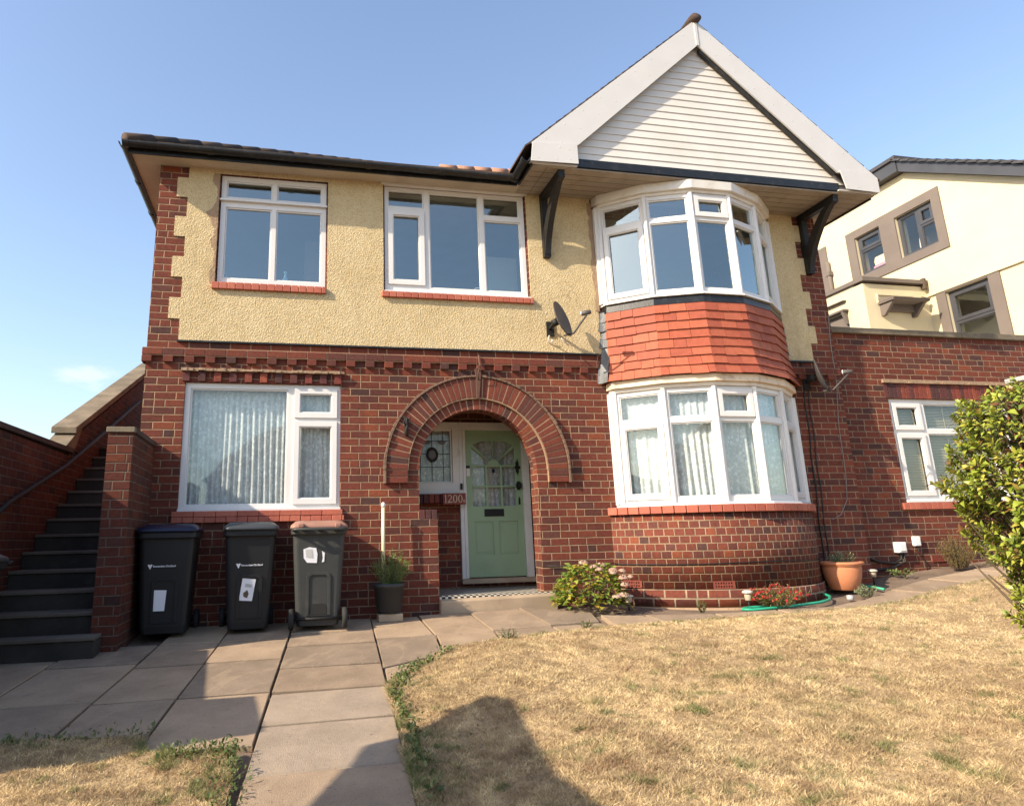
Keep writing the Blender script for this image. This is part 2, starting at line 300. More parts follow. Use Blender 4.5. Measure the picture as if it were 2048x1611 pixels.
# ------------------------------------------------------------------ mesh helper
ID = lambda a, b, c: (a, c, b)          # wall map: a along X, b up, c depth (Y)
class MB:
    def __init__(s): s.v = []; s.f = []; s.uv = []; s.mi = []; s.sm = []
    def add(s, vs, fs, uvs=None, mi=0, sm=False):
        o = len(s.v); s.v += [tuple(x) for x in vs]
        for i, f in enumerate(fs):
            s.f.append(tuple(o+k for k in f)); s.uv.append(uvs[i] if uvs else None); s.mi.append(mi); s.sm.append(sm)
    def box(s, x0, x1, y0, y1, z0, z1, mi=0):
        s.hexa([(x0, y0, z0), (x1, y0, z0), (x1, y1, z0), (x0, y1, z0), (x0, y0, z1), (x1, y0, z1), (x1, y1, z1), (x0, y1, z1)], mi)
    def hexa(s, p, mi=0):
        s.add(p, [(0, 3, 2, 1), (4, 5, 6, 7), (0, 1, 5, 4), (1, 2, 6, 5), (2, 3, 7, 6), (3, 0, 4, 7)], None, mi)
    def mbox(s, mp, a0, a1, b0, b1, c0, c1, mi=0):
        q = [mp(a, b, c) for b in (b0, b1) for a, c in ((a0, c0), (a1, c0), (a1, c1), (a0, c1))]
        s.hexa(q, mi)
    def plate(s, mp, loops, c0, c1, mi=0, back=True):
        """polygon with holes (a,b), from depth c0 to c1"""
        if len(loops) > 1 and all(len(l) == 4 and all(abs(l[i][0]-l[i-1][0]) < 1e-9 or abs(l[i][1]-l[i-1][1]) < 1e-9 for i in range(4)) for l in loops):
            return s.gridplate(mp, loops, c0, c1, mi)
        tri = tessellate_polygon([[Vector((a, b, 0)) for a, b in l] for l in loops])
        fl = [q for l in loops for q in l]; n = len(fl)
        vs = [mp(a, b, c0) for a, b in fl] + [mp(a, b, c1) for a, b in fl]
        fs = [tuple(t) for t in tri] + ([tuple(i+n for i in t) for t in tri] if back else [])
        uv = [[fl[i] for i in t] for t in tri]*(2 if back else 1)
        o = 0; per = 0
        for l in loops:
            k = len(l); per = 0
            for i in range(k):
                j = (i+1) % k; fs.append((o+i, o+j, n+o+j, n+o+i))
                (a0, b0), (a1, b1) = l[i], l[j]; D = c1-c0
                if abs(b1-b0) > abs(a1-a0): uv.append([(a0+0, b0), (a1, b1), (a1+D, b1), (a0+D, b0)])
                else: uv.append([(a0, b0), (a1, b1), (a1, b1+D), (a0, b0+D)])
            o += k
        s.add(vs, fs, uv, mi)
    def gridplate(s, mp, loops, c0, c1, mi=0):
        A = sorted({round(p[0], 6) for l in loops for p in l}); B = sorted({round(p[1], 6) for l in loops for p in l})
        bb = [(min(p[0] for p in l), max(p[0] for p in l), min(p[1] for p in l), max(p[1] for p in l)) for l in loops]
        o = bb[0]; inside = lambda a, b: o[0] < a < o[1] and o[2] < b < o[3] and not any(h[0] < a < h[1] and h[2] < b < h[3] for h in bb[1:])
        na, nb_ = len(A), len(B); cell = [[inside((A[i]+A[i+1])/2, (B[j]+B[j+1])/2) for j in range(nb_-1)] for i in range(na-1)]
        ok = lambda i, j: 0 <= i < na-1 and 0 <= j < nb_-1 and cell[i][j]
        idx = {}; vs = []; fs = []; uv = []; D = c1-c0
        def V(i, j, k):
            if (i, j, k) not in idx: idx[i, j, k] = len(vs); vs.append(mp(A[i], B[j], (c0, c1)[k]))
            return idx[i, j, k]
        for i in range(na-1):
            for j in range(nb_-1):
                if not cell[i][j]: continue
                q = [(A[i], B[j]), (A[i+1], B[j]), (A[i+1], B[j+1]), (A[i], B[j+1])]
                fs.append((V(i, j, 0), V(i+1, j, 0), V(i+1, j+1, 0), V(i, j+1, 0))); uv.append(q)
                fs.append((V(i, j, 1), V(i, j+1, 1), V(i+1, j+1, 1), V(i+1, j, 1))); uv.append([q[0], q[3], q[2], q[1]])
                for (di, dj, p, r) in ((-1, 0, (i, j), (i, j+1)), (1, 0, (i+1, j), (i+1, j+1)), (0, -1, (i, j), (i+1, j)), (0, 1, (i, j+1), (i+1, j+1))):
                    if ok(i+di, j+dj): continue
                    a0, b0, a1, b1 = A[p[0]], B[p[1]], A[r[0]], B[r[1]]
                    fs.append((V(*p, 0), V(*r, 0), V(*r, 1), V(*p, 1)))
                    uv.append([(a0, b0), (a1, b1), (a1+D, b1), (a0+D, b0)] if di else [(a0, b0), (a1, b1), (a1, b1+D), (a0, b0+D)])
        s.add(vs, fs, uv, mi)
    def tube(s, pts, r, n=8, mi=0, caps=True):
        pts = [Vector(p) for p in pts]; rs = r if isinstance(r, (list, tuple)) else [r]*len(pts)
        vs = []; fs = []; prev = None
        for i, p in enumerate(pts):
            d = (pts[min(i+1, len(pts)-1)]-pts[max(i-1, 0)]).normalized()
            if prev is None: a = d.orthogonal().normalized()
            else: a = (prev-d*prev.dot(d)).normalized()
            prev = a; b = d.cross(a)
            vs += [tuple(p+(a*math.cos(2*math.pi*k/n)+b*math.sin(2*math.pi*k/n))*rs[i]) for k in range(n)]
        for i in range(len(pts)-1):
            for k in range(n): fs.append((i*n+k, i*n+(k+1) % n, (i+1)*n+(k+1) % n, (i+1)*n+k))
        if caps: fs += [tuple(range(n))[::-1], tuple((len(pts)-1)*n+k for k in range(n))]
        s.add(vs, fs, None, mi, True)
    def lathe(s, prof, cx, cy, n=28, mi=0, cap=True, mp=None):
        vs = []; fs = []
        for r, z in prof:
            for k in range(n):
                a = 2*math.pi*k/n; vs.append((cx+r*math.cos(a), cy+r*math.sin(a), z))
        for i in range(len(prof)-1):
            for k in range(n): fs.append((i*n+k, i*n+(k+1) % n, (i+1)*n+(k+1) % n, (i+1)*n+k))
        if cap: fs += [tuple(range(n))[::-1], tuple((len(prof)-1)*n+k for k in range(n))]
        s.add([mp(*v) for v in vs] if mp else vs, fs, None, mi, True)
    def loft(s, rings, mi=0, sm=False, caps=True):
        n = len(rings[0]); vs = [q for r in rings for q in r]; fs = []
        for i in range(len(rings)-1):
            for k in range(n): fs.append((i*n+k, i*n+(k+1) % n, (i+1)*n+(k+1) % n, (i+1)*n+k))
        if caps: fs += [tuple(range(n))[::-1], tuple((len(rings)-1)*n+k for k in range(n))]
        s.add(vs, fs, None, mi, sm)
    def build(s, name, mats, parent=None, fast=False, bevel=0, local=False):
        me = bpy.data.meshes.new(name); me.from_pydata(s.v, [], s.f)
        uvl = me.uv_layers.new(name='UVMap'); arr = np.zeros((len(me.loops), 2), np.float32); k = 0
        for i, p in enumerate(me.polygons):
            u = s.uv[i]
            if u is None:
                n = p.normal; ax = max(range(3), key=lambda q: abs(n[q]))
                for vi in p.vertices:
                    c = s.v[vi]; arr[k] = (c[0], c[1]) if ax == 2 else ((c[1], c[2]) if ax == 0 else (c[0], c[2])); k += 1
            else:
                for q in u: arr[k] = q; k += 1
        uvl.data.foreach_set('uv', arr.ravel())
        if not isinstance(mats, (list, tuple)): mats = [mats]
        for mm in mats: me.materials.append(M[mm] if isinstance(mm, str) else mm)
        me.polygons.foreach_set('material_index', s.mi); me.polygons.foreach_set('use_smooth', s.sm)
        if not fast:
            bm = bmesh.new(); bm.from_mesh(me); bmesh.ops.recalc_face_normals(bm, faces=bm.faces); bm.to_mesh(me); bm.free()
        o = bpy.data.objects.new(name, me); COL.objects.link(o)
        if parent is not None: attach(o, parent, local)
        if bevel:
            b = o.modifiers.new('bevel', 'BEVEL'); b.width = bevel; b.segments = 2; b.limit_method = 'ANGLE'; b.angle_limit = R(40)
        return o
def wloc(o):
    v = Vector(o.location); p = o.parent
    while p is not None: v = v + Vector(p.location) if not o.get('_inv') else v; p = p.parent
    return v
ORG = {}
def attach(o, parent, local=False):
    o.parent = parent
    if local: ORG[o.name] = ORG.get(parent.name, Vector((0, 0, 0))); return
    if parent.type == 'EMPTY':
        o.matrix_parent_inverse = Matrix.Translation(-Vector(parent.location))
def thing(name, label, cat, loc=(0, 0, 0), rz=0, group=None):
    o = bpy.data.objects.new(name, None); COL.objects.link(o); o.empty_display_size = .2
    o.location = loc; o.rotation_euler = (0, 0, rz); return tag(o, label, cat, group)
def tag(o, label, cat, group=None):
    o['label'] = label; o['category'] = cat
    if group: o['group'] = group
    return o
def struct(o, kind='structure'): o['kind'] = kind; return o
def rect(a0, a1, b0, b1): return [(a0, b0), (a1, b0), (a1, b1), (a0, b1)]
def one(fn, name, mat, parent=None, **kw):
    b = MB(); fn(b); return b.build(name, mat, parent, **kw)
def boxpart(name, mat, parent, *a, **kw):
    b = MB(); b.box(*a); return b.build(name, mat, parent, **kw)

# ------------------------------------------------------------------ terrain
RX = [-30, -5, 0, 3, 4.8, 5.6, 8.5, 10.6, 13, 20]; RZ = [-.05, -.03, -.02, 0, .045, .045, .09, .3, .5, .9]
def G(x, y): return .14+.07*np.clip(y, -12, .3)+np.interp(x, RX, RZ)
gx = np.concatenate([np.linspace(-300, -12, 8), np.arange(-11, 18, .5), np.linspace(19, 300, 10)])
gy = np.concatenate([np.linspace(-300, -14, 8), np.arange(-13, 2, .5), np.linspace(2, 300, 10)])
b = MB(); X, Y = np.meshgrid(gx, gy); Zg = G(X, Y)-.045
nx = len(gx); b.add(np.stack([X, Y, Zg], -1).reshape(-1, 3).tolist(), [(j*nx+i, j*nx+i+1, (j+1)*nx+i+1, (j+1)*nx+i) for j in range(len(gy)-1) for i in range(nx-1)])
struct(b.build('ground', 'soil', fast=True))

def in_poly(px, py, poly):
    ins = np.zeros(px.shape, bool); n = len(poly)
    for i in range(n):
        x0, y0 = poly[i]; x1, y1 = poly[(i+1) % n]
        c = ((y0 > py) != (y1 > py)) & (px < (x1-x0)*(py-y0)/(y1-y0+1e-12)+x0); ins ^= c
    return ins
def pdist(px, py, line):
    d = np.full(px.shape, 1e9)
    for (x0, y0), (x1, y1) in zip(line[:-1], line[1:]):
        dx, dy = x1-x0, y1-y0; t = np.clip(((px-x0)*dx+(py-y0)*dy)/(dx*dx+dy*dy), 0, 1)
        d = np.minimum(d, np.hypot(px-x0-t*dx, py-y0-t*dy))
    return d
LEDGE = [(2.1, -9.5), (2.20, -6), (2.27, -4.64), (2.31, -4.03), (2.35, -3.44), (2.39, -2.77), (2.69, -2.34), (3.12, -1.76), (3.64, -1.59), (4.33, -1.49), (5.01, -1.42), (5.86, -1.39), (6.82, -1.37), (7.70, -1.37), (8.5, -1.2), (9.15, -1.05), (9.74, -.95), (10.4, -.9), (16, -.6)]
LPOLY = LEDGE+[(16, -9.5)]
SEDGE = [(-1, -3.36), (.46, -3.40), (.87, -3.52), (.91, -3.72), (1.16, -3.81), (1.41, -3.81), (1.42, -4.22), (1.41, -4.50), (1.36, -6), (1.3, -9.5)]
SPOLY = SEDGE+[(-1, -9.5)]
def lawn_h(x, y, edge, amp=.10):
    d = pdist(x, y, edge); t = np.clip(d/.85, 0, 1)
    bump = .022*np.sin(x*3.1+1.3*np.sin(y*2.2))*np.cos(y*2.7+x)+.012*np.sin(x*7.3+y*5.1)
    return G(x, y)+.012+amp*(t*t*(3-2*t))+bump*np.clip(d/.4, 0, 1)
def sheet(name, poly, edge, bb, res, amp):
    x = np.arange(bb[0], bb[1], res); y = np.arange(bb[2], bb[3], res); X, Y = np.meshgrid(x, y)
    Z = lawn_h(X, Y, edge, amp); n = len(x); b = MB(); b.v = np.stack([X, Y, Z], -1).reshape(-1, 3).tolist()
    ins = in_poly(X+res/2, Y+res/2, poly)
    for j in range(len(y)-1):
        for i in range(n-1):
            if ins[j, i]: b.f.append((j*n+i, j*n+i+1, (j+1)*n+i+1, (j+1)*n+i)); b.uv.append(None); b.mi.append(0); b.sm.append(True)
    return struct(b.build(name, 'ground', fast=True))
sheet('lawn', LPOLY, LEDGE, (2.0, 16, -9.5, -.6), .07, .10)
sheet('lawn', SPOLY, SEDGE, (-1, 1.45, -9.5, -3.3), .06, .02)

# ------------------------------------------------------------------ paving
b = MB()
def slab(q, th=.08, gap=.011):
    cx = sum(p[0] for p in q)/4; cy = sum(p[1] for p in q)/4
    tl = random.uniform(-.006, .006); tt = random.uniform(-.009, .009); tu = random.uniform(-.012, .012)
    top = []; bot = []
    for (x, y) in q:
        d = math.hypot(x-cx, y-cy); k = 1-gap*1.2/d; xx = cx+(x-cx)*k; yy = cy+(y-cy)*(k-.013/max(.2, abs(y-cy)))
        z = float(G(xx, yy))+tl+(xx-cx)*tt+(yy-cy)*tu
        top.append((xx, yy, z)); bot.append((xx, yy, z-th))
    i = [(cx+(x-cx)*(1-.012), cy+(y-cy)*(1-.012), z) for x, y, z in top]
    e = [(x, y, z-.006) for x, y, z in top]
    b.loft([bot, e, i])
lx = lambda p, y: p+.07*(y+.85)
def col(p0, p1, rows):
    for y0, y1 in zip(rows[:-1], rows[1:]): slab([(lx(p0, y1), y1), (lx(p1, y1), y1), (lx(p1, y0), y0), (lx(p0, y0), y0)])
col(1.70, 2.545, [-.1, -.72, -1.27, -2.07, -2.75, -3.44, -4.19, -4.95, -5.7, -6.4, -7.2, -8, -8.8])
col(1.06, 1.70, [-.1, -.95, -1.73, -2.73, -3.75])
col(.50, 1.06, [-.1, -.9, -1.71, -2.71, -3.42])
col(-.22, .50, [-.9, -1.6, -2.66, -3.38])
col(-1.05, -.22, [-.9, -1.48, -2.63, -3.36])
for q in ([(2.523, -1.17), (3.10, -1.16), (3.12, -.12), (2.59, -.12)], [(3.11, -1.16), (3.69, -1.17), (3.71, -.12), (3.13, -.12)],
          [(3.70, -1.17), (4.30, -1.17), (4.31, -.12), (3.72, -.12)], [(4.31, -1.17), (4.86, -1.17), (5.0, -.62), (4.32, -.12)],
          [(2.447, -2.25), (3.02, -1.95), (3.10, -1.18), (2.52, -1.19)], [(3.03, -1.9), (3.64, -1.69), (3.69, -1.19), (3.11, -1.18)],
          [(3.65, -1.69), (4.28, -1.69), (4.30, -1.19), (3.70, -1.19)], [(4.29, -1.69), (4.82, -1.62), (4.86, -1.19), (4.31, -1.19)],
          [(2.412, -2.75), (2.72, -2.4), (2.98, -1.98), (2.446, -2.27)],
          [(4.88, -1.6), (5.5, -1.55), (5.46, -.93), (5.02, -.80)], [(5.52, -1.55), (6.2, -1.52), (6.2, -1.10), (5.48, -.93)],
          [(6.21, -1.52), (6.95, -1.5), (6.95, -1.13), (6.21, -1.10)], [(6.96, -1.5), (7.7, -1.5), (7.65, -1.16), (6.96, -1.13)],
          [(7.71, -1.5), (8.5, -1.4), (8.2, -.95), (7.66, -1.16)], [(8.51, -1.4), (9.15, -1.25), (8.95, -.62), (8.22, -.95)],
          [(9.16, -1.25), (9.9, -1.1), (9.75, -.40), (8.97, -.62)], [(9.91, -1.1), (10.7, -1.05), (10.6, -.32), (9.77, -.40)],
          [(10.71, -1.05), (11.6, -1.0), (11.5, -.3), (10.61, -.32)], [(11.61, -1.0), (12.8, -1.0), (12.7, -.3), (11.51, -.3)]):
    slab(q)
struct(b.build('paving', 'paving', fast=True))

# ------------------------------------------------------------------ house
house = thing('house', 'red brick and yellow roughcast two storey house with a white clad gable and tiled bay', 'house', (0, 0, .1))
HX1 = 9.35; ZT = 5.56
c0, r_in, r_mid, r_out, zc = 3.945, .752, .89, 1.153, 1.78
arch_loop = [(c0+r_in, -.1), (c0+r_in, zc)]+[(c0+r_in*math.cos(t), zc+r_in*math.sin(t)) for t in np.linspace(0, math.pi, 40)[1:-1]]+[(c0-r_in, zc), (c0-r_in, -.1)]
# front wall with openings (arch notch cut into the outer loop)
outer = [(0, -.1), (c0-r_in, -.1)]+arch_loop[::-1][1:]+[(HX1, -.1), (HX1, ZT), (0, ZT)]
OPEN = dict(ll=(.45, 2.25, 1.325, 2.805), ul=(.725, 2.05, 4.04, 5.5), um=(2.79, 4.74, 4.05, 5.55), bu=(5.78, 8.43, 3.97, 5.4), bl=(5.78, 8.43, 1.3, 2.8))
b = MB(); b.plate(ID, [outer]+[rect(*OPEN[k]) for k in OPEN], 0, .24)
b.box(0, .24, .24, 7, -.1, ZT); b.box(HX1-.24, HX1, .24, 7, -.1, ZT); b.box(.24, HX1-.24, 6.76, 7, -.1, ZT)
b.build('front_wall', 'brick', house, fast=True)
# roughcast panels: left part with quoin notches, right part
b = MB()
nq = [(.33, 3.305)]; z = 3.305+.087*4
lefts = []; zz = 3.305; wide = True
edge = []
for k in range(9):
    z1 = min(zz+(.2625), 5.557); x = .343 if wide else .212
    edge += [(x, zz), (x, z1)]; zz = z1; wide = not wide
    if zz >= 5.557: break
b.plate(ID, [edge+[(5.70, 5.557), (5.70, 3.305)]]+[rect(*[o+d for o, d in zip(OPEN[k], (-.012, .012, -.012, .001))]) for k in ('ul', 'um')], -.016, -.001)
edge = []; zz = 3.305; wide = False
while zz < 5.55:
    z1 = min(zz+.2625, 5.557); x = 8.955 if not wide else 9.065
    edge += [(x, zz), (x, z1)]; zz = z1; wide = not wide
b.build('roughcast', 'stucco', house, fast=True); b = MB()
b.plate(ID, [[(8.50, 5.557), (8.50, 3.305)]+edge], -.016, -.001)
b.build('roughcast', 'stucco', house, fast=True)
# ragged cement beside the upper left window and the bay jambs
b = MB()
l = []; r_ = []
for i in range(40):
    z = 4.03+i*.0375; w = .045+.03*math.sin(i*.55)+random.uniform(-.016, .016)+(.06 if 4.75 < z < 5.0 else 0)
    l.append((.716-max(w, .012), z)); r_.append((.716, z))
b.plate(ID, [l+r_[::-1]], -.019, -.0165); b.build('cement_patch', 'cement', house, fast=True)
for xx, sg in ((5.70, -1), (8.5, 1)):
    l = []; r_ = []
    for i in range(30):
        z = 3.9+i*.055; l.append((xx+sg*(.02+random.uniform(0, .035)), z)); r_.append((xx-sg*.02, z))
    b = MB(); b.plate(ID, [l+r_[::-1]], -.0195, -.0165); b.build('cement_patch', 'cement', house, fast=True)
# string course: drip strip, projecting course, dentils
b = MB(); b.box(.33, 5.64, -.034, -.0005, 3.284, 3.303); b.build('drip_strip', 'black', house); b = MB(); b.box(8.52, 8.96, -.034, -.0005, 3.284, 3.303)
b.build('drip_strip', 'black', house)
bp = MB(); bm_ = MB()
def course(x0, x1, z0, h, L, y0, gap=.009, off=0):
    x = x0-off
    while x < x1-.02:
        a, e = max(x, x0), min(x+L-gap, x1)
        if e-a > .02: bp.box(a, e, y0+random.uniform(-.002, .002), -.0006, z0, z0+h)
        x += L
bm_.box(-.036, 5.63, -.036, -.0007, 3.109, 3.203); bm_.build('mortar_bed', 'mortar', house); bm_ = MB(); bm_.box(8.53, HX1-.003, -.036, -.0007, 3.109, 3.203)
course(8.53, HX1, 3.117, .078, .235, -.042); x = 8.655
while x < HX1-.1: bp.box(x, x+.11, -.046+random.uniform(-.003, .003), -.0006, 3.032, 3.107); x += .235
bp.build('dentil_course', 'brick_piece', house, bevel=.004); bp = MB()
course(-.04, 5.63, 3.117, .078, .235, -.042); x = -.04
while x < 5.6:
    if x+.11 < 5.62: bp.box(x, x+.11, -.046+random.uniform(-.003, .003), -.0006, 3.032, 3.107)
    x += .235
# left return of the projecting course
bp.box(-.042, -.0006, .0, .6, 3.117, 3.195); bp.box(-.042, -.0006, 0, .11, 3.032, 3.107)
bp.build('dentil_course', 'brick_piece', house, bevel=.004); bm_.build('mortar_bed', 'mortar', house)
# porch arch rings
b = MB(); mo = MB()
def wedge(mb, r0, r1, t0, t1, y0, y1, n=1):
    q = []
    for r, t in ((r0, t0), (r1, t0), (r1, t1), (r0, t1)): q.append((c0+r*math.cos(t), zc+r*math.sin(t)))
    mb.hexa([(x, y0, z) for x, z in q]+[(x, y1, z) for x, z in q])
N = 42
for i in range(N):
    t0 = math.pi*(i+.075)/N; t1 = math.pi*(i+.925)/N; wedge(b, r_mid+.006, r_out, t0, t1, -.046+random.uniform(-.003, .003), -.001)
for sx in (-1, 1):
    for k in range(2):
        x0, x1 = sorted((c0+sx*(r_mid+.006), c0+sx*r_out)); b.box(x0, x1, -.046, -.001, zc-.08*(k+1)+.004, zc-.08*k-.006)
N = 31
for i in range(N):
    t0 = math.pi*(i+.07)/N; t1 = math.pi*(i+.93)/N; wedge(b, r_in-.004, r_mid-.008, t0, t1, -.005+random.uniform(-.002, .002), .12)
b.build('arch_ring', 'brick_piece', house, bevel=.004)
for i in range(60):
    t0 = math.pi*i/60; t1 = math.pi*(i+1)/60; wedge(mo, r_mid-.008, r_out-.004, t0, t1, -.0415, -.0005); wedge(mo, r_in-.001, r_mid-.012, t0, t1, -.0022, .11)
for sx in (-1, 1):
    x0, x1 = sorted((c0+sx*(r_mid), c0+sx*(r_out-.004))); mo.box(x0, x1, -.036, -.0005, zc-.155, zc)
mo.build('arch_mortar', 'mortar', house)
b = MB()
for i in range(56):
    t0 = math.pi*i/56; t1 = math.pi*(i+.93)/56; wedge(b, r_out+.004, r_out+.03+random.uniform(-.006, .006), t0, t1, -.066+random.uniform(-.008, .008), -.001)
for sx in (-1, 1):
    x0, x1 = sorted((c0+sx*(r_out+.004), c0+sx*(r_out+.028))); b.box(x0, x1, -.062, -.001, zc-.16, zc-.002)
b.build('arch_drip_tile', 'driptile', house)
# porch interior
b = MB()
WX0, WX1, WZ1, YB = 3.18, 3.985, 2.545, 1.06
b.plate(ID, [[(2.95, -.1), (3.95, -.1), (3.95, 1.55), (3.22, 1.55), (3.22, 2.54), (4.965, 2.54), (4.965, -.1), (5.05, -.1), (5.05, 2.78), (2.95, 2.78)]], YB, YB+.2)
b.box(2.86, 2.95, .24, YB+.2, -.1, 2.78); b.box(5.05, 5.14, .24, YB+.2, -.1, 2.78)
b.build('porch_inner_wall', 'brick', house, fast=True)
boxpart('porch_ceiling', 'interior_dark', house, 2.86, 5.14, .24, YB+.2, 2.781, 2.84)
boxpart('porch_wall', 'brick', house, c0-r_in+.0005, 3.412, .0, .22, -.1, 1.198)
b = MB()
for k in range(3): b.box(c0-r_in+.0015+k*.0735, c0-r_in+.066+k*.0735, -.002, .222, 1.2, 1.308)
b.build('brick_on_edge', 'brick_soldier', house, bevel=.004); b = MB()
for k in range(10): b.box(3.20+k*.075, 3.266+k*.075, .90, YB-.001, 1.43, 1.55)
b.build('brick_on_edge', 'brick_soldier', house, bevel=.004)
boxpart('porch_floor', 'tilefloor', house, 3.413, 5.05, -.021, YB, .22, .322)
boxpart('door_threshold', 'stone', house, 3.93, 5.0, .93, YB-.003, .378, .44, bevel=.008)
boxpart('threshold_riser', 'brick', house, 3.951, 4.964, YB+.001, YB+.1, -.1, .45)
b = MB(); b.hexa([(3.40, -.13, .05), (4.82, -.13, .08), (4.82, .0, .08), (3.40, .0, .05), (3.40, -.13, .272), (4.82, -.13, .298), (4.82, -.022, .312), (3.40, -.022, .29)])
b.build('porch_step', 'stone', house, bevel=.015)

# ---- windows
def frame_bead(mb, mp, hole, c, w=.016, dep=.014):
    a0, a1, b0, b1 = hole; mb.plate(mp, [rect(a0+.0005, a1-.0005, b0+.0005, b1-.0005), rect(a0+w, a1-w, b0+w, b1-w)], c, c+.03)
def window(mp, o, lights, parent, c=.0, glass='glass', fmat='upvc', depth=.06, sash_proud=.022, name='window'):
    """o outer (a0,a1,b0,b1); lights: list of (a0,a1,b0,b1,opener?)"""
    f = MB(); holes = [rect(*l[:4]) for l in lights]
    f.plate(mp, [rect(*o)]+holes, c, c+depth)
    for l in lights:
        if not l[4]: frame_bead(f, mp, l[:4], c+.014)
    fo = f.build(name, fmat, parent, bevel=.003)
    for l in lights:
        a0, a1, b0, b1 = l[:4]
        if l[4]:
            s_ = MB(); e = .018; w = .045
            s_.plate(mp, [rect(a0-e, a1+e, b0-e, b1+e), rect(a0+w, a1-w, b0+w, b1-w)], c-sash_proud, c-.001)
            s_.plate(mp, [rect(a0+.001, a1-.001, b0+.001, b1-.001), rect(a0+w-.001, a1-w+.001, b0+w-.001, b1-w+.001)], c-.0008, c+.03)
            frame_bead(s_, mp, (a0+w-.001, a1-w+.001, b0+w-.001, b1-w+.001), c-.008, .014)
            sub(s_.build('sash', fmat, None, bevel=.003), fo)
            a0 += w-.002; a1 -= w-.002; b0 += w-.002; b1 -= w-.002
        g = MB(); g.add([mp(a0+.004, b0+.004, c+.034), mp(a1-.004, b0+.004, c+.034), mp(a1-.004, b1-.004, c+.034), mp(a0+.004, b1-.004, c+.034)], [(0, 1, 2, 3)])
        sub(g.build('pane', glass, None, fast=True), fo)
    return fo
def sub(o, par):
    o.parent = par
    o.matrix_parent_inverse = Matrix.Identity(4)
    return o
# lower left
window(ID, OPEN['ll'], [(.515, 1.625, 1.392, 2.74, 0), (1.72, 2.19, 2.42, 2.74, 1), (1.72, 2.19, 1.41, 2.345, 1)], house, .035, 'glass_thin')
window(ID, (.735, 2.045, 4.045, 5.495), [(.80, 1.36, 4.12, 5.07, 0), (1.42, 1.985, 4.12, 5.07, 0), (.80, 1.36, 5.205, 5.43, 0), (1.42, 1.985, 5.205, 5.43, 0)], house, .03)
window(ID, (2.80, 4.73, 4.055, 5.53), [(2.845, 3.33, 5.25, 5.49, 0), (2.865, 3.31, 4.17, 5.17, 1), (3.40, 4.09, 4.13, 5.49, 0), (4.155, 4.67, 5.215, 5.49, 0), (4.155, 4.67, 4.13, 5.145, 0)], house, .03)
b = MB(); b.box(.72, 2.055, -.012, .03, 5.145, 5.165); b.build('window_rail', 'upvc', house)
boxpart('window_head_board', 'white_paint', house, 2.75, 4.77, -.03, .03, 5.535, 5.556)
boxpart('window_cill', 'upvc', house, .45, 2.255, -.03, .034, 1.325, 1.352, bevel=.004)
boxpart('window_cill', 'upvc', house, 2.79, 4.745, -.028, .029, 4.03, 4.054, bevel=.004)
# brick / tile sills
def sill(x0, x1, z0, z1, y0, w, gap=.004):
    b = MB(); x = x0
    while x < x1-.02: b.box(x, min(x+w-gap, x1), y0+random.uniform(-.002, .002), .03, z0, z1); x += w
    return b.build('window_sill', 'terracotta', house, bevel=.006)
sill(.685, 2.05, 3.955, 4.04, -.06, .094); sill(2.755, 4.775, 3.955, 4.03, -.06, .094)
sill(.40, 2.295, 1.2, 1.262, -.062, .117); sill(.40, 2.295, 1.264, 1.326, -.066, .235)
# dog tooth lintel with creasing tiles
b = MB(); x = .42; k = 0
while x < 2.26: b.box(x, x+.082, -.034 if k % 2 == 0 else .002, .033, 2.812, 2.925); x += .0875; k += 1
b.build('window_lintel', 'brick_soldier', house, bevel=.003)
b = MB(); x = .405; k = 0
while x < 2.27:
    w = random.uniform(.05, .085); b.box(x, min(x+w, 2.285), -.058+random.uniform(-.012, .012), -.001, 2.934+random.uniform(-.006, .004), 2.962+random.uniform(-.003, .005)); x += w-.001
b.build('creasing_tile', 'cement', house)

# ---- bay
BV = [(5.80, -.07), (6.27, -.46), (6.83, -.69), (7.40, -.69), (7.96, -.46), (8.43, -.07)]
BC = (7.115, 0)
def facet(i, off=0):
    """map for facet i; a from 0..L, depth c into the wall"""
    p, q = Vector(BV[i]), Vector(BV[i+1]); d = (q-p); L = d.length; d /= L; n = Vector((d.y, -d.x))
    if n.y > 0 and i in (1, 2, 3): n = -n
    return (lambda a, b_, c: (p.x+d.x*a-n.x*(c-off), p.y+d.y*a-n.y*(c-off), b_)), L
def ring(off, ends=True, vs=BV):
    """offset outline of the bay as polyline, returning to the wall"""
    pts = []; n = len(vs)
    for i, v in enumerate(vs):
        ns = []
        for j in (i-1, i):
            if 0 <= j < n-1:
                d = Vector(vs[j+1])-Vector(vs[j]); d.normalize(); ns.append(Vector((d.y, -d.x)))
        nn = sum(ns, Vector((0, 0))).normalized(); k = 1/max(.3, nn.dot(ns[0]))
        pts.append((v[0]+nn.x*off*k, v[1]+nn.y*off*k))
    if ends: pts = [(pts[0][0]-.02, -.001)]+pts+[(pts[-1][0]+.02, -.001)]
    return pts
def band(mb, off0, off1, z0, z1, inner=.05, mi=0, tilt=0):
    """band following the facets: outer offset off0 at z0 and off1 at z1"""
    o0 = ring(off0); o1 = ring(off1); i0 = ring(-inner); n = len(o0)
    for k in range(n-1):
        mb.hexa([(*o0[k], z0), (*o0[k+1], z0), (*i0[k+1], z0), (*i0[k], z0), (*o1[k], z1), (*o1[k+1], z1), (*i0[k+1], z1), (*i0[k], z1)], mi)
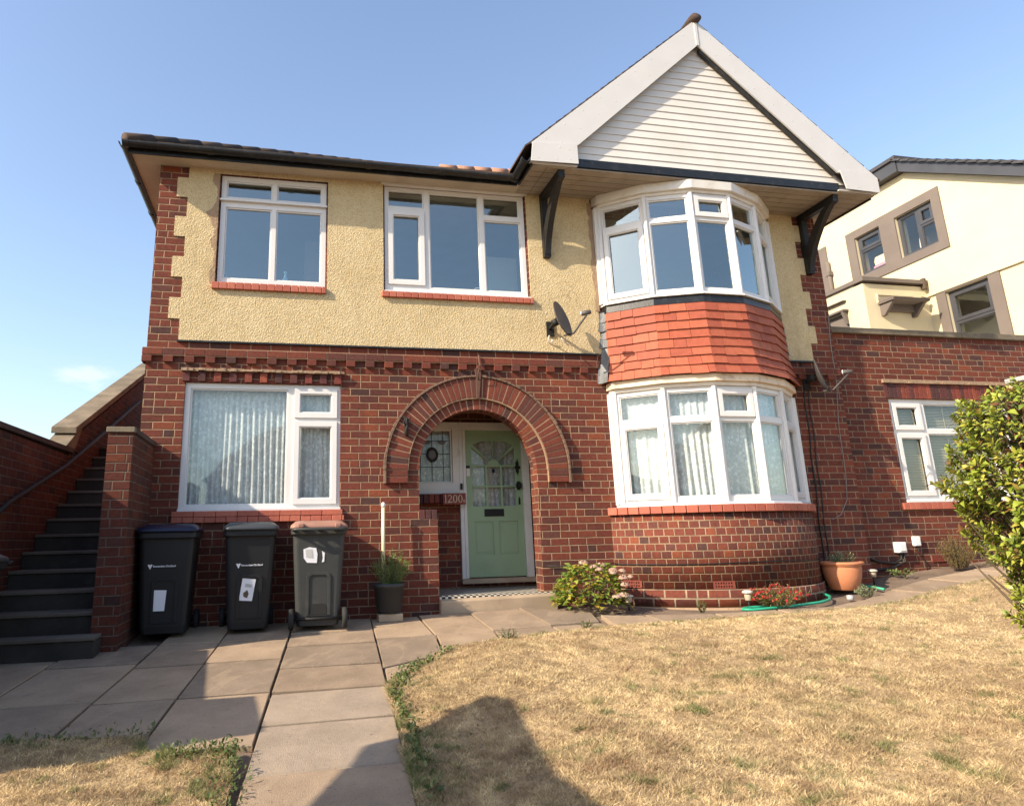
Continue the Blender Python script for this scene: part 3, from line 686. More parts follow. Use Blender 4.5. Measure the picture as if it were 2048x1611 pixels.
for (z0, z1, zt, gl) in ((3.985, 5.40, 5.03, 'glass'), (1.325, 2.752, 2.33, 'glass_thin')):
    for i in range(5):
        mp, L = facet(i); e = .055
        top = (e, L-e, zt+.05, z1-.055); bot = (e, L-e, z0+.07, zt-.02)
        if i in (2,): top = (*top[:3], top[3], 1)
        else: top = (*top, 0)
        if i in (0, 4): bot = (*bot, 1)
        else: bot = (*bot, 0)
        window(mp, (.002, L-.002, z0, z1), [top, bot], house, 0, gl)
    b = MB()
    for i in range(6):   # corner posts
        x, y = BV[i]
        pr = [(x+.034*math.cos(t), y+.034*math.sin(t)) for t in np.linspace(0, 2*math.pi, 8, endpoint=False)]
        b.loft([[(px, py, z0+.001) for px, py in pr], [(px, py, z1-.001) for px, py in pr]])
    b.box(5.725, 5.80, -.075, -.0005, z0, z1); b.box(8.43, 8.505, -.075, -.0005, z0, z1)
    b.build('bay_post', 'upvc', house, bevel=.004)
b = MB(); band(b, .065, .055, 3.957, 3.984, .05); b.build('bay_cill', 'upvc', house, bevel=.003)
b = MB(); band(b, .075, .065, 1.296, 1.324, .05); b.build('bay_cill', 'upvc', house, bevel=.003)
b = MB(); band(b, .02, .03, 5.402, 5.44); band(b, .075, .09, 5.441, 5.556); b.build('bay_cornice', 'white_paint', house, bevel=.004)
b = MB(); band(b, .045, .03, 3.85, 3.956); b.build('bay_flashing', 'black', house)
b = MB(); band(b, .03, .04, 2.754, 2.80); b.build('bay_fascia', 'white_paint', house, bevel=.004)
b = MB(); band(b, .09, .08, 2.802, 2.90); b.build('bay_fascia', 'peel_paint', house, bevel=.005)
# hung tiles
b = MB(); NR = 8; H = (3.862-2.905)/NR
def offz(z):
    t = (3.93-z)/1.03; return .03+.03*t+.115*max(0, t-.62)**1.4*2.1
for r in range(NR):
    z1 = 3.862-r*H; z0 = z1-H-.006; o0 = offz(z0)+.024; o1 = offz(z1+.02)
    A = ring(o0); B_ = ring(o1)
    for k in range(len(A)-1):
        pa, pb = Vector(A[k]), Vector(A[k+1]); qa, qb = Vector(B_[k]), Vector(B_[k+1]); L = (pb-pa).length
        w = .21; x = -(.5*w if r % 2 else 0)+random.uniform(-.03, .0); t = max(0, x/L)
        while x < L:
            t0 = max(0, x/L); x += w*random.choice((.75, 1, 1, 1.25)); t1 = min(1, x/L)
            if 1-t1 < .12: t1 = 1; x = L+1
            e = .0022/L; u0, u1 = t0+e*(t0 > 0), t1-e*(t1 < 1); zj = random.uniform(-.006, .006); j = random.uniform(-.003, .004)
            if u1-u0 < .02: continue
            nrm = Vector(((pb-pa).y, -(pb-pa).x)).normalized()
            P = [pa.lerp(pb, u)+nrm*j for u in (u0, u1)]; Q = [qa.lerp(qb, u) for u in (u0, u1)]
            b.hexa([(*P[0], z0+zj), (*P[1], z0+zj), (*(P[1]-nrm*.016), z0+zj), (*(P[0]-nrm*.016), z0+zj), (*Q[0], z1+.02), (*Q[1], z1+.02), (*(Q[1]-nrm*.014), z1+.02), (*(Q[0]-nrm*.014), z1+.02)])
b.build('hung_tile', 'tile_hung', house, fast=True)
b = MB(); A = ring(-.02); b.loft([[(*p, 2.905) for p in A], [(*p, 3.93) for p in A]]); b.build('bay_tile_backing', 'interior_dark', house)
# lead soakers down both ends of the tiles
def soaker(sg):
  b = MB()
  for r in range(NR):
    z1 = 3.862-r*H; z0 = z1-H-.01; of = offz(z0); xb = 5.775-of if sg < 0 else 8.455+of; j = random.uniform(-.018, .018); tl = random.uniform(-.012, .012)
    xo, xi = xb+sg*.05+j*.8, xb-sg*.035; N = 6
    rows = []
    for k in range(N+1):
        t = k/N; x = xo+(xi-xo)*t; y = -.020-(.05+of*.5)*t**1.3; zz = z0+tl*t+random.uniform(-.007, .007)
        rows.append(((x, y-.006, zz), (x-sg*.02, y+.004, z1+.012)))
    vs = [p for q in rows for p in q]+[(p[0], p[1]+.008, p[2]) for q in rows for p in q]; o = 2*(N+1); fs = []
    for k in range(N): a = 2*k; fs += [(a, a+2, a+3, a+1), (o+a, o+a+1, o+a+3, o+a+2), (a, o+a, o+a+2, a+2), (a+1, a+3, o+a+3, o+a+1)]
    b.add(vs, fs, None, 0, False)
  b.build('lead_soaker', 'lead', house, fast=True)
soaker(-1); soaker(1)
# curved brick base
def arcpt(t, off=0):
    Rr = 1.72; cx, cy = 7.10, -.79+Rr; th = math.asin(1.46/Rr); a = -th+2*th*t
    return (cx+(Rr+off)*math.sin(a), min(cy-(Rr+off)*math.cos(a), -.0008)), Rr*(a+th)
def arcband(off, z0, z1, name, mat, n=48, lip=.3):
    b = MB(); vs = []; fs = []; uv = []
    for i in range(n+1):
        (x, y), u = arcpt(i/n, off); (xi, yi), _ = arcpt(i/n, -lip)
        vs += [(x, y, z0), (x, y, z1), (xi, yi, z1), (xi, yi, z0)]
        if i:
            u0 = arcpt((i-1)/n, off)[1]; o = 4*(i-1)
            fs += [(o, o+4, o+5, o+1), (o+1, o+5, o+6, o+2), (o+3, o+2, o+6, o+7), (o, o+3, o+7, o+4)]
            uv += [[(u0, z0), (u, z0), (u, z1), (u0, z1)], [(u0, z1), (u, z1), (u, z1+lip), (u0, z1+lip)], [(u0, z0), (u0, z1), (u, z1), (u, z0)], [(u0, z0), (u0, z0-lip), (u, z0-lip), (u, z0)]]
    b.add(vs, fs, uv, 0, True); return b.build(name, mat, house, fast=True)
arcband(0, .33, 1.2, 'bay_base', 'brick_header'); arcband(.03, .13, .328, 'bay_plinth', 'brick_plinth'); arcband(.05, -.1, .128, 'bay_footing', 'cement')
b = MB(); n = 26
for i in range(n):
    q = []
    for z in (1.203, 1.294):
        for t, of in ((i/n+.0012, .05), ((i+1)/n-.0012, .05), ((i+1)/n-.0012, -.1), (i/n+.0012, -.1)):
            (x, y), _ = arcpt(t, of); q.append((x, y, z))
    b.hexa(q)
b.build('bay_sill_tile', 'terracotta', house, bevel=.006)
# thin black cable clipped along the bay base
b = MB(); pts = [(4.75, -.02, .62), (5.3, -.015, .60), (5.62, -.02, .625)]+[(*arcpt(t, .008)[0], .615-.02*math.sin(t*9)*t+.0*t) for t in np.linspace(.02, .98, 40)]
tag(b_ := (b.tube(pts, .006, 6), b.build('cable', 'cable', None))[1], 'thin black cable looping round the curved brick base of the bay', 'cable')
# airbricks
def airbrick(t=None, x=None, z=.37, w=.22, h=.085, par=house):
    b = MB()
    if t is not None:
        (x0, y0), _ = arcpt(t-.035, .01); (x1, y1), _ = arcpt(t+.035, .01)
        d = Vector((x1-x0, y1-y0)); w = d.length; d /= w; nn = Vector((d.y, -d.x))
        mp = lambda a, bb, c: (x0+d.x*a-nn.x*c, y0+d.y*a-nn.y*c, bb)
    else: mp = lambda a, bb, c: (x+a, c-.012+WY, bb)
    hs = []
    for r in range(2 if h < .1 else 4):
        for k in range(7):
            a = w*(.09+.12*k); hs.append(rect(a, a+w*.07, z+.014+r*.036, z+.034+r*.036))
    b.plate(mp, [rect(0, w, z, z+h)]+hs, 0, .03); b.mbox(mp, .002, w-.002, z+.002, z+h-.002, .031, .035, 1)
    return b.build('airbrick', ['brick_soldier', 'black'], par, fast=True)
WY = 0
airbrick(t=.065, z=.34); airbrick(t=.365, z=.335)

# ---- gable, soffit, roof
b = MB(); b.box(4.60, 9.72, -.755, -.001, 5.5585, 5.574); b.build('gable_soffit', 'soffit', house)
b = MB()
for k in range(1, 6): b.box(4.62, 9.70, -.74+k*.125, -.737+k*.125, 5.5562, 5.5584)
b.box(4.795, 4.80, -.75, -.02, 5.556, 5.5583); b.build('soffit_joint', 'black', house)
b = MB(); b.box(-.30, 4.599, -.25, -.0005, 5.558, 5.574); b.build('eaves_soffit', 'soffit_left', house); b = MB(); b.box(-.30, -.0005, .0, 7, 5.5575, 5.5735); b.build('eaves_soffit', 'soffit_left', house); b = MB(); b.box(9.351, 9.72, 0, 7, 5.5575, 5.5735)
b.build('eaves_soffit', 'soffit_left', house)
b = MB(); b.box(-.325, 4.55, -.275, -.251, 5.535, 5.66); b.build('fascia', 'black', house); b = MB(); b.box(-.325, -.301, -.25, 7, 5.535, 5.66); b.build('fascia', 'black', house); b = MB()
b.box(4.56, 4.585, -.78, -.28, 5.535, 5.66); b.build('fascia', 'black', house); b = MB(); b.box(9.70, 9.725, -.70, 7, 5.535, 5.66); b.build('fascia', 'black', house)
def gutter(p0, p1, axis):
    b = MB(); r = .058; pr = [(r*math.cos(t), r*math.sin(t)) for t in np.linspace(math.pi, 2*math.pi, 12)]
    pr = pr+[(r*.88*math.cos(t), r*.88*math.sin(t)) for t in np.linspace(2*math.pi, math.pi, 12)]
    rs = []
    for p in (p0, p1): rs.append([((p[0], p[1]+a, p[2]+c) if axis == 'x' else (p[0]+a, p[1], p[2]+c)) for a, c in pr])
    b.loft(rs)
    L = (Vector(p1)-Vector(p0)).length; n = max(1, int(L/.9))
    for k in range(n+1):
        q = Vector(p0).lerp(Vector(p1), (k+.02)/(n+.04)); d = (Vector(p1)-Vector(p0)).normalized()*.035; R2 = r+.008
        pr2 = [(R2*math.cos(t), R2*math.sin(t)) for t in np.linspace(math.pi, 2*math.pi, 12)]+[(r*.99*math.cos(t), r*.99*math.sin(t)) for t in np.linspace(2*math.pi, math.pi, 12)]
        b.loft([[((q+s*d).x, (q+s*d).y+a, q.z+c) if axis == 'x' else ((q+s*d).x+a, (q+s*d).y, q.z+c) for a, c in pr2] for s in (-1, 1)])
    return b.build('gutter', 'black', house, bevel=0)
gutter((-.36, -.335, 5.635), (4.50, -.335, 5.61), 'x'); gutter((-.36, -.335, 5.635), (-.36, 7, 5.635), 'y'); gutter((4.50, -.335, 5.61), (4.50, -.80, 5.63), 'y')
b = MB(); b.tube([(-.06, 5.9, 5.5), (-.06, 5.9, .2)], .034, 10); b.build('downpipe', 'black', house)
# main roof: front slope with tile courses, hip end
b = MB(); sl = .592
def roofz(y): return 5.655+sl*(y+.31)
x_h = lambda y: -.36+(y+.31)*1.0
for k in range(24):
    y0 = -.33+k*.15; y1 = y0+.17; x = x_h(y0); xe = 5.9
    if y0 > 2.95: break
    while x < xe:
        w = .19; zz = roofz(y0)+random.uniform(-.004, .006)
        b.hexa([(x, y0, zz+.004), (x+w, y0, zz+.004), (x+w, y1, roofz(y1)-.012), (x, y1, roofz(y1)-.012), (x, y0, zz+.03), (x+w, y0, zz+.03), (x+w, y1, roofz(y1)+.006), (x, y1, roofz(y1)+.006)]); x += w+.004
b.build('roof', 'rooftile', house, fast=True)
b = MB(); b.add([(-.33, -.31, 5.655), (-.33, 7, 5.655), (3.0, 3.0, 7.60), (9, 3.0, 7.60), (9, 7, 5.66), (9, -.2, 5.8), (4.6, -.31, 5.655)], [(0, 1, 2), (0, 2, 3, 5, 6), (1, 4, 3, 2)]); b.build('roof_underlay', 'rooftile', house, fast=True)
b = MB()
for k in range(6):
    x = 4.25+k*.33; b.tube([(x, 3.0, 7.585+.008*k), (x+.315, 3.0, 7.587+.008*k)], .12, 10)
b.build('ridge_tile', 'ridge_red', house)
b = MB(); q = Vector((-.355, -.335, 5.675)); e = Vector((3.0, 3.0, 7.58))
for k in range(14): b.tube([q.lerp(e, k/14), q.lerp(e, (k+1.03)/14)], [.075, .085], 10)
b.build('hip_tile', 'rooftile', house)
# gable roof
GXc, GZ = 7.147, 8.07
b = MB(); slo = .8585
for sg in (-1, 1):
    for k in range(24):
        u0 = 2.66-k*.112; u1 = u0-.135
        if u1 < 0: u1 = 0
        yy = -.812+(k % 2)*.004
        while yy < 5.5:
            w = .2 if yy < -.4 else 1.2
            f = lambda u, h: (GXc+sg*u, 8.062-slo*u+h)
            (xa, za), (xb, zb), (xc, zc_), (xd, zd) = f(u0, .0), f(u1, -.01), f(u1, .012), f(u0, .026)
            b.hexa([(xa, yy, za), (xb, yy, zb), (xb, yy+w, zb), (xa, yy+w, za), (xd, yy, zd), (xc, yy, zc_), (xc, yy+w, zc_), (xd, yy+w, zd)]); yy += w+.003
        if u1 == 0: break
b.build('gable_roof', 'rooftile', house, fast=True)
b = MB()
for k in range(10):
    y = -.88+k*.33; b.lathe([(.08, 0), (.088, .06), (.075, .325)], 0, 0, 14, mp=lambda x, y_, z, y=y: (GXc+x, y+z, GZ+.0+y_*.75))
b.build('ridge_tile', 'rooftile', house)
# bargeboards with kicked box ends
b = MB(); yb0, yb1 = -.825, -.80
for sg in (-1, 1):
    P = [(2.58, 5.835), (1.965, 5.84), (0.003, 7.64), (0.003, 8.05)]
    b.plate(ID, [[(GXc+sg*u, z) for u, z in P]], yb0, yb1)
    Q = [(2.60, 5.575), (1.955, 5.59), (1.955, 5.875), (2.565, 5.838)] if sg < 0 else [(2.60, 5.575), (2.05, 5.59), (1.99, 5.875), (2.50, 5.875), (2.60, 5.80)]
    b.plate(ID, [[(GXc+sg*u, z) for u, z in Q]], yb0-.012, yb0-.002)
    b.box(*sorted((GXc+sg*2.60, GXc+sg*1.955)), -.80, -.756, 5.576, 5.592)
    # cover fillets
b.box(GXc-.022, GXc+.022, -.834, -.8255, 7.635, 8.06)
b.build('bargeboard', 'board_white', house, bevel=.002)
def rivet(x, y, z):
    b = MB(); b.lathe([(.0085, 0), (.007, .002), (.002, .0032)], 0, 0, 8, mp=lambda a, c, e: (x+a, y-e, z+c)); b.build('rivet', 'board_white', house, fast=True)
for sg in (-1, 1):
    for k in range(9):
        for du in (.09, .31):
            u = 2.35-k*.27+du*.25; z = 8.05-u*(8.05-5.835)/2.58-du
            if u > .06 and not (u > 1.9 and z < 5.88): rivet(GXc+sg*u, yb0-.0002, z)
    for (u, z) in ((2.5, 5.63), (2.25, 5.63), (2.07, 5.64), (2.2, 5.8), (2.07, 5.78)): rivet(GXc+sg*u, yb0-.0122, z)
# cladding boards (lapped)
b = MB(); nb = 19; z0c, z1c = 5.705, 7.78; hb = (z1c-z0c)/nb
wid = lambda z: max(.0, (7.80-z)/1.0*1.0)*(2.12/2.095)
for k in range(nb):
    za, zb = z0c+k*hb, z0c+(k+1)*hb+.004; wa, wb = wid(za), wid(zb)
    b.add([(GXc-wa, -.733, za), (GXc+wa, -.733, za), (GXc+wb, -.722, zb), (GXc-wb, -.722, zb), (GXc-wa, -.722, za), (GXc+wa, -.722, za)], [(0, 1, 2, 3), (0, 4, 5, 1)])
b.build('gable_cladding', 'cladding', house, fast=True)
b = MB(); b.plate(ID, [[(GXc-2.5, 5.6), (GXc+2.5, 5.6), (GXc, 7.96)]], -.715, -.70); b.build('gable_backing', 'interior_dark', house, fast=True)
b = MB(); b.box(GXc-1.99, GXc+1.99, -.775, -.757, 5.585, 5.70)
q = [(1.99, 5.79), (1.92, 5.79), (0, 7.56), (0, 7.63)]
b.build('gable_beam', 'black', house)
b = MB()
P = [(.03, 7.60), (1.95, 5.84), (1.93, 5.82), (.03, 7.555)]
b.plate(ID, [[(GXc+u, z) for u, z in P]], -.798, -.75); b.build('gable_batten', 'black', house)  # black batten along the inner edge of the right bargeboard
# timber brackets
def bracket(x):
    b = MB(); mp = lambda a, bb, c: (x+c, -a, bb)
    b.plate(mp, [rect(.001, .095, 4.62, 5.556)], -.045, .045)
    b.plate(mp, [rect(.096, .72, 5.455, 5.5555)], -.043, .043)
    n = 14; inn = []; out = []
    for i in range(n+1):
        t = i/n; a = .03+.64*t**1.7*1.0; z = 4.66+.86*(1-(1-t)**1.25)
        a = .05+.60*(t**1.9); z = 4.68+.84*t
        w = .055+.03*math.sin(t*math.pi)
        out.append((a+w, z-.03)); inn.append((a-.02-.02*math.sin(t*math.pi), z+.02))
    out[-1] = (.72, 5.46); inn[-1] = (.60, 5.454)
    inn = [(max(p, .0965), min(z, 5.454)) for p, z in inn]; out = [(p, min(z, 5.454)) for p, z in out]
    b.plate(mp, [out+inn[::-1]], -.040, .040)
    return b.build('gallows_bracket', 'blacktimber', house, fast=True)
bracket(5.0); bracket(9.10)

# ---- interiors
b = MB(); b.box(.25, 9.1, .3, 6.7, 2.9, 3.0); b.box(.25, 9.1, .26, 6.7, 5.57, 5.6); b.box(.25, 9.1, 2.9, 3.0, -.05, 2.89); b.box(.25, 9.1, 3.4, 3.5, 3.01, 5.56)
b.box(2.35, 2.42, .26, 3.39, -.05, 5.56); b.box(5.2, 5.3, .26, 3.39, -.05, 5.56); b.box(.25, 9.1, .25, 2.9, -.08, -.05)
b.build('inner_wall', 'interior', house, fast=True)
# ---- front door
door = MB(); DX0, DX1, DZ0, DZ1 = 4.045, 4.86, .452, 2.43
cxd = (DX0+DX1)/2; holes = []
px = [DX0+.095, DX0+.285, DX0+.315, DX0+.50, DX0+.53, DX0+.72]
for r0, r1 in ((1.385, 1.64), (1.665, 1.92)):
    for k in range(3): holes.append(rect(px[2*k], px[2*k+1], r0, r1))
fan0 = 1.945
def fan(t0, t1):
    P = []
    for r_, ts in ((.075, (t0, t1)), (1, (t1, (t0+t1)/2, t0))):
        for t in ts:
            if r_ < 1: P.append((cxd+.09*math.cos(t), fan0+.085*math.sin(t)))
            else:
                cx_, sn = math.cos(t), math.sin(t); k = min(.315/abs(cx_) if abs(cx_) > 1e-3 else 9, (.335)/sn if sn > 1e-3 else 9); k = min(k, .40)
                P.append((cxd+k*cx_, fan0+k*sn))
    return P
for t0, t1 in ((.02, .66), (.78, 1.53), (1.61, 2.36), (2.48, 3.12)): holes.append(fan(t0, t1))
pan = [rect(DX0+.10, DX0+.37, .745, 1.18), rect(DX0+.455, DX0+.72, .745, 1.18)]
door.plate(ID, [rect(DX0, DX1, DZ0, DZ1)]+holes+pan, YB-.01, YB+.035)
for p in pan:
    a0, b0 = p[0]; a1, b1 = p[2]; door.plate(ID, [rect(a0, a1, b0, b1)], YB+.008, YB+.03); door.plate(ID, [rect(a0+.03, a1-.03, b0+.03, b1-.03)], YB+.001, YB+.0075)
do = door.build('front_door', 'green', house, bevel=.004)
g = MB(); g.add([(px[0], YB+.012, 1.37), (px[5], YB+.012, 1.37), (px[5], YB+.012, 2.32), (px[0], YB+.012, 2.32)], [(0, 1, 2, 3)]); sub(g.build('pane', 'glass_door', None, fast=True), do)
b = MB(); b.box(DX0+.25, DX0+.53, YB-.018, YB-.011, 1.245, 1.345); b.box(DX0+.275, DX0+.505, YB-.022, YB-.0185, 1.272, 1.318); sub(b.build('letter_box', 'iron', None), do)
b = MB(); b.box(DX1-.085, DX1-.04, YB-.018, YB-.011, 1.84, 1.99); b.tube([(DX1-.062, YB-.02, 1.99), (DX1-.062, YB-.03, 2.03)], [.012, .004], 8); b.tube([(DX1-.10, YB-.02, 1.91), (DX1-.025, YB-.02, 1.91)], .02, 8); b.tube([(DX1-.062, YB-.02, 1.84), (DX1-.062, YB-.025, 1.80)], [.012, .003], 8); b.tube([(DX1-.062, YB-.012, 1.91), (DX1-.062, YB-.05, 1.91)], .018, 10)
sub(b.build('door_knocker', 'iron', None), do)
b = MB(); b.lathe([(.034, 0), (.038, .01), (.03, .03), (.022, .05), (.028, .065), (0.001, .075)], 0, 0, 16, mp=lambda x, y, z: (DX1-.058+x, YB-.011-z, 1.66+y*1.6)); sub(b.build('door_knob', 'iron', None), do)
b = MB(); b.box(DX1-.068, DX1-.042, YB-.02, YB-.011, 1.40, 1.48); b.tube([(DX1-.055, YB-.015, 1.48), (DX1-.055, YB-.015, 1.51)], [.012, .003], 8); sub(b.build('lock_escutcheon', 'iron', None), do)
b = MB(); b.lathe([(.024, 0), (.026, .005), (.012, .012)], 0, 0, 12, mp=lambda x, y, z: (cxd+x, YB+.008-z*.6, 1.865+y)); sub(b.build('spy_hole', 'lidblue', None), do)
b = MB(); b.box(DX0+.008, DX0+.06, YB-.035, YB-.011, 1.79, 1.90); sub(b.build('door_bell', 'plasticwhite', None, bevel=.003), do)
b = MB(); b.box(DX0+.010, DX0+.06, YB-.035, YB-.011, 1.902, 1.935); sub(b.build('door_bell', 'iron', None), do)
# frame and side light
f = MB(); f.box(3.953, 4.043, YB-.045, YB+.05, .44, 2.43); f.box(4.862, 4.963, YB-.045, YB+.05, .44, 2.43); f.box(3.953, 4.963, YB-.045, YB+.05, 2.432, 2.538)
f.box(4.002, 4.043, YB-.06, YB-.046, .445, 2.44)
f.build('door_frame', 'white_paint', house, bevel=.004)
sl_ = MB(); sl_.plate(ID, [rect(3.222, 3.952, 1.552, 2.538), rect(3.30, 3.86, 1.70, 2.44)], YB-.045, YB+.05); sl_.plate(ID, [rect(3.32-.0195, 3.8595, 1.7005, 2.4395), rect(3.325, 3.835, 1.722, 2.418)], YB-.02, YB+.02)
slo_ = sl_.build('side_window', 'white_paint', house, bevel=.004)
g = MB(); g.add([(3.3, YB+.01, 1.7), (3.86, YB+.01, 1.7), (3.86, YB+.01, 2.44), (3.3, YB+.01, 2.44)], [(0, 1, 2, 3)]); sub(g.build('pane', 'glass_door', None, fast=True), slo_)
b = MB()
for x in (3.42, 3.58, 3.74): b.box(x-.004, x+.004, YB+.002, YB+.008, 1.7, 2.44)
for z in (1.92, 2.10, 2.28): b.box(3.3, 3.86, YB+.0025, YB+.0075, z-.004, z+.004)
el = [(3.585+.085*math.cos(t), 2.09+.105*math.sin(t)) for t in np.linspace(0, 2*math.pi, 20, endpoint=False)]
b.plate(ID, [el], YB-.001, YB+.0015)
sub(b.build('lead_came', 'iron', None, fast=True), slo_)
M['amber'] = paint('amber_glass', (.09, .05, .035), .25, .1)
for xa in (3.45, 3.66):
    b = MB(); b.plate(ID, [[(xa, 2.275), (xa+.13, 2.275), (xa+.10, 2.235), (xa+.03, 2.235)]], YB-.002, YB+.0012); sub(b.build('stained_glass', 'amber', None, fast=True), slo_)
b = MB(); b.plate(ID, [[(3.585+.05*math.cos(t), 2.09+.062*math.sin(t)) for t in np.linspace(0, 2*math.pi, 16, endpoint=False)]], YB-.004, YB-.0015)
sub(b.build('stained_glass', 'amber', None, fast=True), slo_)
boxpart('key_safe', 'iron', house, 3.955, 3.985, YB-.075, YB-.0605, 1.61, 1.69)
# sign 1200B
s1 = tag(one(lambda q: q.box(3.675, 3.99, .855, .899, 1.405, 1.553), 'house_number_sign', 'sign', None, bevel=.004), 'dark red house number sign reading 1200B beside the green front door', 'sign')
def text_mesh(txt, size, name, mat, mtx, parent, ext=.002, space=1.0, bold=0):
    cu = bpy.data.curves.new(name, 'FONT'); cu.body = txt; cu.size = size; cu.extrude = ext; cu.space_character = space; cu.offset = bold
    t = bpy.data.objects.new(name, cu); COL.objects.link(t)
    dg = bpy.context.evaluated_depsgraph_get(); me = bpy.data.meshes.new_from_object(t.evaluated_get(dg))
    bpy.data.objects.remove(t); me.transform(mtx); me.materials.clear(); me.materials.append(M[mat])
    o = bpy.data.objects.new(name, me); COL.objects.link(o); sub(o, parent); return o
RXm = Matrix.Rotation(R(90), 4, 'X')
# serif numerals drawn as strokes: thick stems, thin hairlines, feet
def numerals():
    b = MB(); z0, z1 = 1.428, 1.532; y0, y1 = .848, .8545
    def st(p): b.plate(ID, [p], y0, y1)
    x = 3.69; st(rect(x+.016, x+.027, z0+.005, z1)); st(rect(x+.004, x+.039, z0, z0+.0048)); st([(x+.004, z1-.022), (x+.0158, z1), (x+.0158, z1-.012)])
    x = 3.738
    arc = lambda cx, cz, rx, rz, t0, t1, n=10: [(cx+rx*math.cos(t), cz+rz*math.sin(t)) for t in np.linspace(t0, t1, n)]
    o = arc(x+.03, z1-.032, .028, .032, 2.8, -.5)+[(x+.018, z0+.012)]; i_ = arc(x+.028, z1-.033, .019, .026, 2.8, -.5)+[(x+.004, z0+.012)]
    st(o+i_[::-1]); st(rect(x+.002, x+.062, z0, z0+.0118)); st([(x+.054, z0+.0122), (x+.062, z0+.0122), (x+.065, z0+.03)])
    for x in (3.81, 3.882):
        O = arc(x+.031, (z0+z1)/2, .030, .053, 0, 2*math.pi*.97, 22); I = arc(x+.031, (z0+z1)/2, .018, .046, 0, 2*math.pi*.97, 22); st_ = [O, I]
        b.plate(ID, st_, y0, y1)
    return b
sub(numerals().build('number', 'signtext', None, fast=True), s1)
text_mesh('B', .055, 'letter', 'signtext', Matrix.Translation((3.951, .852, 1.43)) @ RXm, s1)
# iron bracket above the arch, hook at its left
b = MB(); b.plate(ID, [[(3.925, 3.04), (4.005, 3.04), (3.995, 2.92), (3.965, 2.66), (3.935, 2.66), (3.935, 2.92)]], -.075, -.047); b.tube([(3.985, -.06, 3.22), (3.985, -.07, 3.12), (3.99, -.10, 3.08), (3.95, -.12, 3.05), (3.965, -.08, 3.03)], .011, 8); b.tube([(3.96, -.078, 2.9), (3.95, -.13, 2.98), (3.965, -.13, 3.04)], .007, 6)
tag(b.build('iron_bracket', 'rust', None), 'rusty iron lantern bracket fixed over the crown of the brick arch', 'bracket')
b = MB(); b.tube([(3.035, -.06, 2.40), (3.04, -.10, 2.38), (3.045, -.09, 2.30), (3.03, -.075, 2.25), (3.05, -.07, 2.19)], .018, 8); b.tube([(3.04, -.05, 2.36), (3.08, -.11, 2.40)], .011, 6); b.box(3.015, 3.06, -.068, -.047, 2.19, 2.40); b.tube([(3.03, -.08, 2.3), (3.0, -.12, 2.34), (3.02, -.13, 2.40)], .008, 6)
tag(b.build('iron_hook', 'iron', None), 'small black iron hook on the left shoulder of the brick arch', 'hook')

# ---- wing on the right
WY = .2; KW = (WY+8.143)/8.193; wx = lambda x: 1.652+(x-1.652)*KW; wz = lambda z: 1+(z-1)*KW
b = MB(); WO = (wx(10.165), wx(12.3), wz(1.31), wz(2.80)); ZC = wz(3.757)
b.plate(ID, [[(HX1+.001, -.1), (17, -.1), (17, ZC-.002), (HX1+.001, ZC-.002)], rect(*WO)], WY, WY+.24)
b.build('wing_wall', 'brick_wing', house, fast=True)
b = MB(); x = HX1+.001
while x < 17: w = 1.25; b.box(x, x+w-.006, WY-.055, WY+.30, ZC, ZC+.09+random.uniform(-.003, .003)); x += w
b.build('wing_coping', 'coping', house, bevel=.008)
b = MB(); b.box(HX1+.002, 17, WY+.3, 5.5, 3.5, 3.6); b.box(16.76, 17, WY+.25, 5.5, -.1, 3.49); b.box(HX1+.002, 16.7, 3.0, 3.1, -.1, 3.49); b.build('wing_roof', 'interior', house, fast=True)
window(ID, WO, [(wx(a), wx(c_), wz(d_), wz(e_), f_) for a, c_, d_, e_, f_ in ((10.25, 10.70, 2.36, 2.72, 1), (10.25, 10.70, 1.42, 2.27, 1), (10.80, 11.95, 2.36, 2.73, 0), (10.80, 11.95, 1.40, 2.29, 0))], house, WY+.04, 'glass_thin')
boxpart('window_cill', 'upvc', house, WO[0], WO[1], WY-.02, WY+.039, WO[2], WO[2]+.035, bevel=.004)
b = MB(); x = wx(10.06)
while x < wx(12.35): b.box(x, x+.09, WY-.05, WY+.035, WO[2]-.10, WO[2]-.005); x += .094
b.build('window_sill', 'terracotta', house, bevel=.006)
b = MB(); x = wx(10.12)
while x < wx(12.32): b.box(x, x+.066, WY-.004+random.uniform(-.003, .001), WY+.038, WO[3]+.002, WO[3]+.225); x += .076
b.build('window_lintel', 'brick_soldier', house, bevel=.003)
b = MB(); x = wx(10.10)
while x < wx(12.3): w = random.uniform(.08, .12); b.box(x, x+w, WY-.035+random.uniform(-.008, .006), WY-.001, WO[3]+.232, WO[3]+.265); x += w-.001
b.box(wx(10.11), wx(12.3), WY-.02, WY-.001, WO[3]+.266, WO[3]+.29); b.build('creasing_tile', 'cement', house)
b = MB(); b.box(wx(12.33), 15, -.55, WY-.001, wz(3.06), wz(3.13)); b.build('porch_canopy', 'dishlight', house, bevel=.01)
airbrick(x=wx(9.72), z=wz(.36), w=.2, h=.15); airbrick(x=wx(10.4), z=wz(.50), w=.22, h=.085)
